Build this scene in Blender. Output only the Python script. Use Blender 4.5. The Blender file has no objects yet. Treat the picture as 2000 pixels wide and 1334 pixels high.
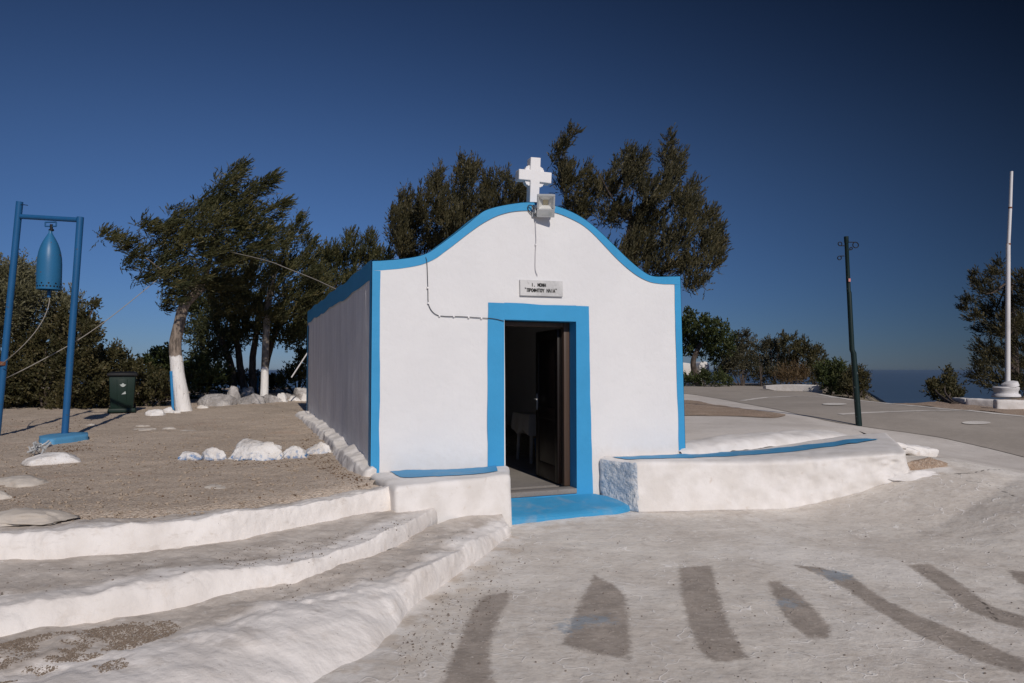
import bpy, bmesh, math, random
import numpy as np
from mathutils import Vector
from mathutils.bvhtree import BVHTree
rng = np.random.default_rng(11); random.seed(5)
R = math.radians
scene = bpy.context.scene
C = scene.collection

# ------------------------------------------------------------------ camera model of the photograph
F = 1333.0; CAM = np.array([0.0, 0.0, 1.6]); PITCH = math.atan((724.0-667.0)/F)
FWD = np.array([0, math.cos(PITCH), math.sin(PITCH)]); UP = np.array([0, -math.sin(PITCH), math.cos(PITCH)])
def ray(px, py):
    return FWD + (px-1000)/F*np.array([1., 0, 0]) + (667-py)/F*UP
def at(px, py, Y):
    d = ray(px, py); return CAM + d*(Y/d[1])
def on_z(px, py, z):
    d = ray(px, py); return CAM + d*((z-1.6)/d[2])
def on_h(px, py, h, ymax=70):
    d = ray(px, py); d = d/d[1]; lo, hi = 1.0, ymax
    for _ in range(50):
        m = (lo+hi)/2; p = CAM+d*m
        if p[2] > h(p[0], p[1]): lo = m
        else: hi = m
    return CAM+d*lo
def sst(a, b, x):
    t = np.clip((np.asarray(x, float)-a)/(b-a), 0, 1); return t*t*(3-2*t)

# ------------------------------------------------------------------ noise
def _h(i, j, k, seed):
    n = (i*374761393 + j*668265263 + k*2147483647 + seed*974634777) & 0xffffffff
    n = ((n ^ (n >> 13))*1274126177) & 0xffffffff
    return ((n ^ (n >> 16)) & 0xffff)/65535.0
def vnoise(p, seed=0):
    p = np.asarray(p, float); i = np.floor(p).astype(np.int64); f = p-i; f = f*f*(3-2*f)
    r = 0
    for a in (0, 1):
        for b in (0, 1):
            for c in (0, 1):
                w = (f[..., 0] if a else 1-f[..., 0])*(f[..., 1] if b else 1-f[..., 1])*(f[..., 2] if c else 1-f[..., 2])
                r = r + w*_h(i[..., 0]+a, i[..., 1]+b, i[..., 2]+c, seed)
    return r*2-1
def fbm(p, scale=1.0, octv=4, seed=0):
    p = np.asarray(p, float)*scale; r = 0; a = 1
    for o in range(octv):
        r = r+a*vnoise(p, seed+o*17); p = p*2.03+3.1; a *= .5
    return r
def sdf(poly, X, Y):
    poly = np.asarray(poly, float); d = np.full(X.shape, 1e9); ins = np.zeros(X.shape, bool); n = len(poly)
    for i in range(n):
        ax, ay = poly[i]; bx, by = poly[(i+1) % n]
        ex, ey = bx-ax, by-ay; t = np.clip(((X-ax)*ex+(Y-ay)*ey)/(ex*ex+ey*ey+1e-12), 0, 1)
        d = np.minimum(d, np.hypot(X-ax-t*ex, Y-ay-t*ey))
        c = ((ay > Y) != (by > Y)) & (X < (bx-ax)*(Y-ay)/((by-ay) if by != ay else 1e-9)+ax); ins ^= c
    return np.where(ins, -d, d)
def linedist(pl, X, Y):
    d = np.full(X.shape, 1e9)
    for (ax, ay), (bx, by) in zip(pl[:-1], pl[1:]):
        ex, ey = bx-ax, by-ay; t = np.clip(((X-ax)*ex+(Y-ay)*ey)/(ex*ex+ey*ey+1e-12), 0, 1)
        d = np.minimum(d, np.hypot(X-ax-t*ex, Y-ay-t*ey))
    return d
def resample(P, n):
    P = np.asarray(P, float); s = np.r_[0, np.cumsum(np.linalg.norm(np.diff(P, axis=0), axis=1))]
    t = np.linspace(0, s[-1], n); return np.stack([np.interp(t, s, P[:, k]) for k in range(P.shape[1])], 1)
def smooth(P, it=2):
    P = np.asarray(P, float)
    for _ in range(it):
        Q = [P[0]]
        for a, b in zip(P[:-1], P[1:]): Q += [a*.75+b*.25, a*.25+b*.75]
        Q.append(P[-1]); P = np.array(Q)
    return P

# ------------------------------------------------------------------ objects
def tag(o, label=None, cat=None, group=None, kind=None):
    for k, v in (('label', label), ('category', cat), ('group', group), ('kind', kind)):
        if v: o[k] = v
    return o
def thing(name, label, cat, loc=(0, 0, 0), rz=0, group=None):
    o = bpy.data.objects.new(name, None); C.objects.link(o); o.empty_display_size = .2
    o.location = [float(v) for v in loc]; o.rotation_euler = (0, 0, rz); return tag(o, label, cat, group)
def mkmesh(name, V, Fc, smooth_=True, attrs=None):
    me = bpy.data.meshes.new(name); V = np.asarray(V, np.float32)
    if isinstance(Fc, np.ndarray):
        n, k = Fc.shape
        me.vertices.add(len(V)); me.vertices.foreach_set('co', V.ravel())
        me.loops.add(n*k); me.loops.foreach_set('vertex_index', Fc.astype(np.int32).ravel())
        me.polygons.add(n); me.polygons.foreach_set('loop_start', np.arange(0, n*k, k, dtype=np.int32))
        me.update(calc_edges=True)
    else:
        me.from_pydata(V.tolist(), [], [list(map(int, f)) for f in Fc])
    me.polygons.foreach_set('use_smooth', np.full(len(me.polygons), bool(smooth_)))
    for a, v in (attrs or {}).items():
        at_ = me.attributes.new(a, 'FLOAT', 'POINT'); at_.data.foreach_set('value', np.asarray(v, np.float32))
    me.validate(); me.update(); return me
def obj(name, V, Fc, mat, parent=None, smooth_=True, attrs=None, origin=None):
    """world-space verts when top-level (origin moved to the base), local verts when a child"""
    V = np.asarray(V, float)
    if parent is None:
        org = np.array([V[:, 0].mean(), V[:, 1].mean(), V[:, 2].min()]) if origin is None else np.asarray(origin, float)
        V = V-org
    o = bpy.data.objects.new(name, mkmesh(name, V, Fc, smooth_, attrs)); C.objects.link(o)
    if parent is None: o.location = org
    else: o.parent = parent
    if mat: o.data.materials.append(mat)
    return o
class MB:
    def __init__(s): s.V = []; s.F = []; s.n = 0
    def add(s, V, Fc):
        V = np.asarray(V, float); s.V.append(V); s.F += [[i+s.n for i in f] for f in Fc]; s.n += len(V); return s
    def verts(s): return np.concatenate(s.V)
    def box(s, c, d, rz=0, M=None):
        x, y, z = np.array(d)/2
        V = np.array([[-x, -y, -z], [x, -y, -z], [x, y, -z], [-x, y, -z], [-x, -y, z], [x, -y, z], [x, y, z], [-x, y, z]])
        if rz: k, q = math.cos(rz), math.sin(rz); V = np.stack([V[:, 0]*k-V[:, 1]*q, V[:, 0]*q+V[:, 1]*k, V[:, 2]], 1)
        if M is not None: V = V@np.array(M).T
        return s.add(V+np.array(c), [(0, 3, 2, 1), (4, 5, 6, 7), (0, 1, 5, 4), (1, 2, 6, 5), (2, 3, 7, 6), (3, 0, 4, 7)])
    def tube(s, P, r, n=10, cap=True):
        P = np.asarray(P, float); m = len(P); r = np.atleast_1d(np.asarray(r, float)); r = np.interp(np.linspace(0, 1, m), np.linspace(0, 1, len(r)), r)
        T = np.gradient(P, axis=0); T /= np.linalg.norm(T, axis=1)[:, None]+1e-12
        ref = np.array([0, 0, 1.]) if abs(T[0, 2]) < .9 else np.array([1., 0, 0])
        V = []; a = np.linspace(0, 2*np.pi, n, endpoint=False); X = np.cross(ref, T[0]); X /= np.linalg.norm(X)
        for i in range(m):
            X = X-T[i]*(X@T[i]); X /= np.linalg.norm(X); Y = np.cross(T[i], X)
            V.append(P[i]+r[i]*(np.cos(a)[:, None]*X+np.sin(a)[:, None]*Y))
        Fc = [(i*n+j, i*n+(j+1) % n, (i+1)*n+(j+1) % n, (i+1)*n+j) for i in range(m-1) for j in range(n)]
        if cap: Fc += [tuple(range(n-1, -1, -1)), tuple(range((m-1)*n, m*n))]
        return s.add(np.concatenate(V), Fc)
    def lathe(s, prof, c=(0, 0, 0), n=28):
        a = np.linspace(0, 2*np.pi, n, endpoint=False); V = []
        for r_, z in prof: V.append(np.stack([c[0]+r_*np.cos(a), c[1]+r_*np.sin(a), np.full(n, c[2]+z)], 1))
        m = len(prof)
        return s.add(np.concatenate(V), [(i*n+j, i*n+(j+1) % n, (i+1)*n+(j+1) % n, (i+1)*n+j) for i in range(m-1) for j in range(n)])
    def prism(s, poly, y0, y1):           # polygon in x,z extruded along y
        n = len(poly); P = np.asarray(poly, float)
        V = np.concatenate([np.stack([P[:, 0], np.full(n, y), P[:, 1]], 1) for y in (y0, y1)])
        return s.add(V, [tuple(range(n)), tuple(range(2*n-1, n-1, -1))]+[(i, i+n, (i+1) % n+n, (i+1) % n) for i in range(n)])
    def build(s, name, mat, parent=None, smooth_=True, bevel=0, seg=2, attrs=None, origin=None, sharp=40):
        o = obj(name, s.verts(), s.F, mat, parent, smooth_, attrs, origin)
        if bevel:
            b = o.modifiers.new('bevel', 'BEVEL'); b.width = bevel; b.segments = seg; b.limit_method = 'ANGLE'; b.angle_limit = R(35)
        elif smooth_: o.data.set_sharp_from_angle(angle=R(sharp))
        return o
def gridfaces(nu, nv, flip=False):
    i, j = np.meshgrid(np.arange(nu-1), np.arange(nv-1), indexing='ij'); a = (i*nv+j).ravel()
    f = np.stack([a, a+nv, a+nv+1, a+1], 1); return f[:, ::-1].copy() if flip else f
def rbox(lo, hi, res, r, amp=0., scale=3., seed=0):
    """rounded box of grid faces pushed about by noise: hand-made masonry"""
    lo, hi = np.array(lo, float), np.array(hi, float); Vs = []; Fs = []; n0 = 0
    for ax in range(3):
        u, v = [k for k in range(3) if k != ax]
        nu, nv = max(3, int((hi[u]-lo[u])/res)+2), max(3, int((hi[v]-lo[v])/res)+2)
        A, B = np.meshgrid(np.linspace(lo[u], hi[u], nu), np.linspace(lo[v], hi[v], nv), indexing='ij')
        for side in (0, 1):
            P = np.zeros((nu*nv, 3)); P[:, u] = A.ravel(); P[:, v] = B.ravel(); P[:, ax] = (lo, hi)[side][ax]
            Vs.append(P); Fs.append(gridfaces(nu, nv, flip=(side == 0) ^ (ax == 1))+n0); n0 += nu*nv
    V = np.concatenate(Vs); inner = np.clip(V, lo+r, hi-r); d = V-inner; L = np.linalg.norm(d, axis=1)[:, None]+1e-9
    V = inner+d/L*r; N = d/L
    return V, np.concatenate(Fs), N
def merge(o, dist=.0005):
    bm = bmesh.new(); bm.from_mesh(o.data); bmesh.ops.remove_doubles(bm, verts=bm.verts, dist=dist)
    bmesh.ops.recalc_face_normals(bm, faces=bm.faces); bm.to_mesh(o.data); bm.free(); return o

# ------------------------------------------------------------------ node materials
class NT:
    def __init__(s, nt): s.nt = nt; s.l = nt.links
    def n(s, t, props=None, **inp):
        nd = s.nt.nodes.new(t)
        for k, v in (props or {}).items(): setattr(nd, k, v)
        for k, v in inp.items(): s.set(nd, k, v)
        return nd
    def set(s, nd, k, v):
        sk = nd.inputs[int(k[1:])] if (k[0] == 'i' and k[1:].isdigit()) else nd.inputs[k.replace('_', ' ')]
        if isinstance(v, bpy.types.NodeSocket): s.l.new(v, sk)
        else:
            if isinstance(v, tuple) and len(v) == 3 and sk.type == 'RGBA': v = v+(1,)
            sk.default_value = v
    def pos(s): return s.n('ShaderNodeNewGeometry').outputs['Position']
    def objc(s): return s.n('ShaderNodeTexCoord').outputs['Object']
    def map(s, v, sc): return s.n('ShaderNodeMapping', Vector=v, Scale=sc).outputs[0]
    def noise(s, v, sc, det=4., rough=.55, dist=0.):
        return s.n('ShaderNodeTexNoise', Vector=v, Scale=float(sc), Detail=float(det), Roughness=rough, Distortion=dist).outputs['Fac']
    def vor(s, v, sc, feat='F1', out='Distance'):
        return s.n('ShaderNodeTexVoronoi', dict(feature=feat), Vector=v, Scale=float(sc)).outputs[out]
    def attr(s, a): return s.n('ShaderNodeAttribute', dict(attribute_name=a)).outputs['Fac']
    def m(s, op, a, b=0., c=0.): return s.n('ShaderNodeMath', dict(operation=op), i0=a, i1=b, i2=c).outputs[0]
    def ramp(s, f, a, b, lo=0., hi=1.):      # smooth remap a..b -> lo..hi
        return s.n('ShaderNodeMapRange', dict(interpolation_type='SMOOTHSTEP'), Value=f, From_Min=a, From_Max=b, To_Min=lo, To_Max=hi).outputs[0]
    def mix(s, f, a, b, mode='MIX'):
        nd = s.nt.nodes.new('ShaderNodeMix'); nd.data_type = 'RGBA'; nd.blend_type = mode
        for k, v in ((0, f), (6, a), (7, b)):
            if isinstance(v, bpy.types.NodeSocket): s.l.new(v, nd.inputs[k])
            else: nd.inputs[k].default_value = v+(1,) if isinstance(v, tuple) and len(v) == 3 else v
        return nd.outputs[2]
    def bump(s, h, st, dist, nrm=None):
        nd = s.n('ShaderNodeBump', Height=h, Strength=st, Distance=dist)
        if nrm: s.l.new(nrm, nd.inputs['Normal'])
        return nd.outputs[0]
def mat(name):
    m = bpy.data.materials.new(name); m.use_nodes = True; nt = m.node_tree; nt.nodes.clear()
    t = NT(nt); out = nt.nodes.new('ShaderNodeOutputMaterial'); b = nt.nodes.new('ShaderNodeBsdfPrincipled')
    nt.links.new(b.outputs[0], out.inputs[0]); b.inputs['Roughness'].default_value = .8
    b.inputs['Specular IOR Level'].default_value = .3; t.b = b; t.out = out; t.mat = m
    def fin(color, rough=None, normal=None, metal=None):
        t.set(b, 'Base_Color', color)
        if rough is not None: t.set(b, 'Roughness', rough)
        if normal is not None: t.set(b, 'Normal', normal)
        if metal is not None: t.set(b, 'Metallic', metal)
        return m
    t.fin = fin; return t
WHITE = (.80, .775, .765); BLUE = (.042, .298, .565)

def m_wall():
    t = mat('whitewashed_plaster'); p = t.pos()
    a = t.noise(p, 1.3, 5); b = t.noise(p, 22, 4); c = t.mix(t.ramp(a, .35, .7), (.715, .705, .705), (.745, .735, .732))
    c = t.mix(t.ramp(t.noise(t.map(p, (5, 5, .6)), 1.2, 4), .55, .8, 0, .12), c, (.66, .64, .62))
    z = t.n('ShaderNodeSeparateXYZ', Vector=t.objc()).outputs[2]
    sp = t.m('MULTIPLY', t.ramp(t.m('ADD', z, t.m('MULTIPLY', t.noise(p, 6, 5, .65), -.35)), .30, .62, 1., 0.), .45); c = t.mix(sp, c, (.60, .545, .49))
    c = t.mix(t.ramp(t.noise(t.map(p, (9, 9, 1.2)), 2.2, 5, .6, .3), .58, .74, 0, .12), c, (.60, .59, .58))
    n = t.bump(t.noise(p, 5, 3), .35, .03); n = t.bump(b, .25, .006, n); n = t.bump(t.noise(t.map(p, (8, 8, 1.5)), 3, 4), .15, .008, n)
    return t.fin(c, .85, n)
def m_sidewall():
    t = mat('streaked_whitewash'); p = t.objc()
    s1 = t.noise(t.map(p, (1, 2.4, .42)), 1.6, 6, .62, .3); s2 = t.noise(t.map(p, (1, 13, .5)), 1.4, 4)
    f = t.m('ADD', t.m('MULTIPLY', s1, .82), t.m('MULTIPLY', s2, .18))
    c = t.mix(t.ramp(f, .38, .62), (.76, .745, .75), (.88, .87, .865))  # whitewash lifted to stand in for missing fill light; streaks are weathering
    c = t.mix(t.ramp(t.noise(p, .8, 3), .5, .7, 0, .35), c, (.70, .70, .69))
    n = t.bump(t.noise(p, 4, 4), .5, .03); n = t.bump(s2, .08, .01, n)
    return t.fin(c, .9, n)
def m_blue(name='blue_paint', base=BLUE, worn=0.):
    t = mat(name); p = t.pos()
    c = t.mix(t.noise(p, 2.5, 4), tuple(v*.88 for v in base), tuple(min(1, v*1.12) for v in base))
    c = t.mix(t.ramp(t.noise(t.map(p, (6, 6, 1)), 1.5, 3), .55, .8, 0, .25), c, tuple(v*.75 for v in base))
    if worn:
        g = t.ramp(t.noise(p, 3, 5, .6, .4), .62-worn*.25, .72); c = t.mix(t.m('MULTIPLY', g, .8), c, (.20, .33, .45))
    n = t.bump(t.noise(p, 9, 4), .4, .012); n = t.bump(t.noise(p, 60, 2), .2, .003, n)
    return t.fin(c, .6, n)
def m_masonry(name='limewash', a=(.79, .755, .725), b=(.69, .65, .61)):
    """limewashed rubble: benches, kerbs, stones"""
    t = mat(name); p = t.pos()
    c = t.mix(t.ramp(t.noise(p, 3, 6, .6), .35, .65), a, b)
    c = t.mix(t.ramp(t.noise(p, 9, 6, .65, .5), .60, .75, 0, .55), c, (.55, .46, .38))
    c = t.mix(t.ramp(t.vor(p, 26), .0, .09, .5, 0.), c, (.42, .37, .33))
    n = t.bump(t.noise(p, 6, 5), .4, .022); n = t.bump(t.noise(p, 45, 4), .35, .005, n)
    return t.fin(c, .9, n)
def m_blueshade():
    t = mat('blue_shaded_limewash'); p = t.pos()
    c = t.mix(t.ramp(t.noise(p, 8, 5, .65), .36, .6), (.36, .44, .54), (.64, .655, .675))  # bluish grey puts the bench end's shade into its colour
    n = t.bump(t.noise(p, 14, 5, .6), 1., .05); return t.fin(c, .9, n)
def m_rockpaint():
    t = mat('whitewashed_rock'); p = t.pos()
    z = t.n('ShaderNodeSeparateXYZ', Vector=t.objc()).outputs[2]; w = t.attr('blue')
    c = t.mix(t.ramp(t.noise(p, 6, 6, .6), .35, .7), (.80, .775, .75), (.63, .585, .54))
    c = t.mix(t.ramp(t.noise(p, 28, 4), .62, .75, 0, .6), c, (.33, .27, .22))
    f = t.ramp(t.m('ADD', t.m('MULTIPLY', z, 3.4), t.noise(p, 16, 4)), .55, .95, 1., 0.)
    f = t.m('MULTIPLY', t.m('MULTIPLY', f, w), t.ramp(t.noise(p, 22, 3), .42, .55))
    c = t.mix(f, c, (.07, .20, .42))
    c = t.mix(t.ramp(t.m('ADD', z, t.m('MULTIPLY', t.noise(p, 9, 4), -.06)), -.02, .035, .75, 0.), c, (.42, .34, .27))
    n = t.bump(t.noise(p, 7, 7, .62), .9, .06); n = t.bump(t.noise(p, 40, 3), .4, .008, n)
    return t.fin(c, .9, n)
def m_greyrock():
    t = mat('grey_limestone'); p = t.pos()
    c = t.mix(t.ramp(t.noise(p, 2.5, 6, .6), .35, .7), (.30, .28, .27), (.60, .57, .55))
    c = t.mix(t.ramp(t.noise(p, 7, 5), .58, .75, 0, .7), c, (.20, .175, .155))
    n = t.bump(t.noise(p, 5, 7, .65), 1., .12); return t.fin(c, .95, n)
def m_plaza():
    t = mat('worn_limewashed_concrete'); p = t.pos()
    big = t.noise(p, .9, 5, .6); med = t.noise(p, 5, 6, .62); fine = t.noise(p, 38, 5, .7)
    c = t.mix(t.ramp(big, .35, .65), (.61, .55, .485), (.72, .665, .595))
    c = t.mix(t.ramp(med, .45, .72, 0, .6), c, (.50, .445, .39))
    c = t.mix(t.ramp(t.noise(p, .55, 6, .65, .3), .50, .64, 0, .6), c, (.82, .775, .72))
    c = t.mix(t.ramp(t.noise(p, 1.9, 6, .7, .4), .56, .68, 0, .6), c, (.47, .41, .355))
    # flaking lime: angular flecks of paint left and of bare concrete
    fl = t.noise(t.map(p, (1, 1.6, 1)), 17, 5, .7, .6)
    c = t.mix(t.ramp(fl, .53, .64, 0, .55), c, (.72, .69, .655))
    c = t.mix(t.ramp(fl, .36, .46, .42, 0.), c, (.36, .32, .285))
    # brush veins: thin pale curved ridges of lime
    wp = t.n('ShaderNodeVectorMath', dict(operation='ADD'), i0=p, i1=t.n('ShaderNodeVectorMath', dict(operation='SCALE'), i0=t.n('ShaderNodeTexNoise', Vector=p, Scale=1.7, Detail=3.).outputs['Color'], Scale=.9).outputs[0]).outputs[0]
    vein = t.vor(t.map(wp, (1.0, 2.4, 1)), 2.6, 'DISTANCE_TO_EDGE')
    vm = t.m('MULTIPLY', t.ramp(vein, .004, .02, 1., 0.), t.ramp(t.noise(p, 3.1, 4), .42, .56))
    c = t.mix(t.m('MULTIPLY', vm, .9), c, (.84, .80, .755))
    # bare bands where the lime was never laid
    d = t.attr('bare'); e = t.m('ADD', d, t.m('MULTIPLY', t.m('SUBTRACT', t.noise(p, 18, 6, .75), .5), .13))
    bm = t.ramp(e, -.025, .025, 1., 0.)
    bc = t.mix(t.ramp(t.noise(p, 6, 6, .65), .35, .65), (.31, .266, .228), (.40, .345, .298))
    bc = t.mix(t.ramp(fine, .57, .70, 0, .75), bc, (.62, .56, .50))
    bm = t.m('MULTIPLY', bm, t.ramp(t.noise(p, 21, 5, .7), .30, .42, .55, 1.))
    c = t.mix(bm, c, bc)
    bl = t.ramp(t.m('ADD', t.attr('bluespot'), t.m('MULTIPLY', t.m('SUBTRACT', t.noise(p, 18, 5, .7), .5), .5)), -.05, .05, .5, 0.)
    c = t.mix(bl, c, (.24, .33, .42))
    # warm dirt against walls, fresh lime on the slope by the bench end
    st = t.m('ADD', t.attr('foot'), t.m('MULTIPLY', t.m('SUBTRACT', med, .5), .5))
    c = t.mix(t.ramp(st, .0, .22, .55, 0.), c, (.80, .765, .73))
    c = t.mix(t.m('MULTIPLY', t.ramp(st, .10, .35, 1., 0.), t.ramp(t.noise(p, 4, 4), .48, .62, 0., .55)), c, (.50, .41, .32))
    cr = t.m('ADD', t.attr('crack'), t.m('MULTIPLY', t.m('SUBTRACT', t.noise(p, 25, 4), .5), .035))
    c = t.mix(t.ramp(cr, .004, .016, .9, 0.), c, (.07, .06, .05))
    sp = t.ramp(t.vor(p, 30), .05, .09, 1., 0.); sp = t.m('MULTIPLY', sp, t.ramp(t.noise(p, 7, 2), .52, .66))
    c = t.mix(t.m('MULTIPLY', sp, .75), c, (.15, .13, .115))
    h = t.m('ADD', med, t.m('MULTIPLY', vm, .5))
    n = t.bump(t.noise(p, 2.6, 5), .5, .06); n = t.bump(h, .4, .02, n); n = t.bump(fine, .5, .006, n)
    return t.fin(c, .92, n)
def m_step():
    t = mat('limewashed_step'); p = t.pos(); e = t.attr('rim')     # metres from the nosing, negative on the riser
    med = t.noise(p, 4, 6, .6); w = t.ramp(t.m('ADD', e, t.m('MULTIPLY', t.m('SUBTRACT', med, .5), .42)), .10, .32, 1., 0.)
    wc = t.mix(t.ramp(t.noise(p, 2, 5), .4, .7), (.80, .755, .715), (.71, .66, .615))
    wc = t.mix(t.ramp(t.noise(p, 5, 6, .68, .5), .54, .72, 0, .45), wc, (.60, .525, .455))
    gc = t.mix(t.ramp(med, .35, .65), (.60, .54, .48), (.46, .405, .355))
    gc = t.mix(t.ramp(t.noise(t.map(p, (1, 2.2, 1)), 11, 5, .7, .7), .53, .66, 0, .6), gc, (.70, .66, .62))
    gc = t.mix(t.ramp(t.noise(p, 30, 4), .58, .7, 0, .4), gc, (.28, .24, .21))
    c = t.mix(w, gc, wc)
    gd = t.m('MULTIPLY', t.ramp(t.noise(t.map(p, (1, 1.5, 3)), 3.2, 6, .7, .5), .56, .68), t.ramp(e, -.3, .05, .55, .9)); c = t.mix(t.m('MULTIPLY', gd, .55), c, (.47, .41, .355))
    sp = t.m('MULTIPLY', t.ramp(t.vor(p, 26), .05, .10, 1., 0.), t.ramp(t.noise(p, 6, 2), .5, .64))
    c = t.mix(t.m('MULTIPLY', sp, .7), c, (.20, .165, .14))
    n = t.bump(t.noise(p, 4, 5, .55), .6, .04); n = t.bump(t.noise(t.map(p, (2, 2, 1)), 12, 5, .6), .4, .012, n); n = t.bump(t.noise(p, 60, 3), .35, .004, n)
    return t.fin(c, .92, n)
def m_dirt(name='packed_dirt', a=(.56, .455, .36), b=(.46, .37, .29), g=(.60, .52, .43)):
    t = mat(name); p = t.pos()
    c = t.mix(t.ramp(t.noise(p, .7, 5), .38, .62), a, b)
    c = t.mix(t.ramp(t.noise(p, 2.2, 5, .6), .5, .7, 0, .55), c, (.47, .38, .30))
    c = t.mix(t.ramp(t.noise(t.map(p, (1, 1, 1)), 1.1, 4), .60, .72, 0, .5), c, (.50, .34, .24))
    v = t.n('ShaderNodeTexVoronoi', Vector=p, Scale=55.); vc = t.n('ShaderNodeSeparateColor', Color=v.outputs['Color']).outputs[0]
    c = t.mix(t.ramp(vc, .55, .95, 0, .7), c, g); c = t.mix(t.ramp(vc, .0, .25, .5, 0.), c, (.15, .125, .105))
    c = t.mix(t.ramp(t.noise(p, 90, 2), .45, .7, 0, .4), c, (.27, .22, .18))
    n = t.bump(t.noise(p, 4, 6), .6, .05); n = t.bump(v.outputs['Distance'], .8, .012, n)
    return t.fin(c, .95, n)
def m_concrete(name, a, b, sc=1.0):
    t = mat(name); p = t.pos()
    c = t.mix(t.ramp(t.noise(p, .8*sc, 6), .35, .65), a, b)
    c = t.mix(t.ramp(t.noise(t.map(p, (1, 3, 1)), 7*sc, 5, .65, .4), .52, .7, 0, .5), c, tuple(min(1, v*1.2) for v in a))
    c = t.mix(t.ramp(t.noise(p, 30, 4), .58, .72, 0, .4), c, tuple(v*.55 for v in b))
    n = t.bump(t.noise(p, 3, 5), .5, .03); n = t.bump(t.noise(p, 40, 3), .4, .005, n)
    return t.fin(c, .92, n)
def m_paintmetal(name, col, rough=.4, metal=0., chip=None):
    t = mat(name); p = t.objc()
    c = t.mix(t.noise(p, 3, 4), tuple(v*.85 for v in col), tuple(min(1, v*1.12) for v in col))
    c = t.mix(t.ramp(t.noise(t.map(p, (1, 1, .3)), 9, 5, .6), .55, .75, 0, .3), c, tuple(v*.6 for v in col))
    if chip: c = t.mix(t.ramp(t.noise(p, 16, 4, .6), .66, .70, 0, .9), c, chip)
    n = t.bump(t.noise(p, 30, 3), .15, .003); return t.fin(c, rough, n, metal)
def m_plain(name, col, rough=.7, metal=0., var=.12, sc=12):
    t = mat(name); p = t.objc()
    c = t.mix(t.noise(p, sc, 4), tuple(v*(1-var) for v in col), tuple(min(1, v*(1+var)) for v in col))
    return t.fin(c, rough, t.bump(t.noise(p, sc*4, 3), .2, .003), metal)
def m_wood(name, col):
    t = mat(name); p = t.objc(); g = t.noise(t.map(p, (14, 14, .8)), 2, 4, .6)
    return t.fin(t.mix(g, tuple(v*.6 for v in col), tuple(v*1.3 for v in col)), .45, t.bump(g, .2, .004))
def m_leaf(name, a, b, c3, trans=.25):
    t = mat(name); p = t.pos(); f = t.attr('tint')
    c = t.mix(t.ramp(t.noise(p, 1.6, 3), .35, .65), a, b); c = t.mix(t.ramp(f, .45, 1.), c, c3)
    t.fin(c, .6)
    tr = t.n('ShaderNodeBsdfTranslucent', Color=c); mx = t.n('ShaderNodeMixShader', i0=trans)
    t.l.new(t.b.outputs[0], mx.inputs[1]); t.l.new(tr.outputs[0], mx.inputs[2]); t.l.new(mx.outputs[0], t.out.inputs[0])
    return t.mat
def m_bark(name, limit=None, col=(.20, .165, .135)):
    t = mat(name); p = t.objc()
    g = t.noise(t.map(p, (6, 6, 1.4)), 3, 6, .65, .4)
    c = t.mix(t.ramp(g, .35, .65), tuple(v*.45 for v in col), tuple(v*1.45 for v in col))
    if limit:
        z = t.n('ShaderNodeSeparateXYZ', Vector=p).outputs[2]
        w = t.ramp(t.m('ADD', z, t.m('MULTIPLY', t.noise(p, 9, 4), .25)), limit, limit+.06, 1., 0.)
        wc = t.mix(t.ramp(g, .25, .45, 1., 0.), (.80, .775, .75), (.55, .50, .46))
        wc = t.mix(t.ramp(t.noise(p, 14, 4), .66, .72, 0, .9), wc, (.17, .14, .115))
        c = t.mix(w, c, wc)
    return t.fin(c, .95, t.bump(g, .9, .035))
def m_sea():
    t = mat('sea_water'); p = t.pos()
    c = t.mix(t.ramp(t.noise(t.map(p, (.001, .004, 1)), 1, 5), .35, .65), (.052, .092, .150), (.062, .105, .168))
    n = t.bump(t.noise(t.map(p, (.02, .05, 1)), 1, 5, .6), .5, 6.)
    t.b.inputs['IOR'].default_value = 1.33; t.b.inputs['Specular IOR Level'].default_value = .25
    return t.fin(c, .35, n)
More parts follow.
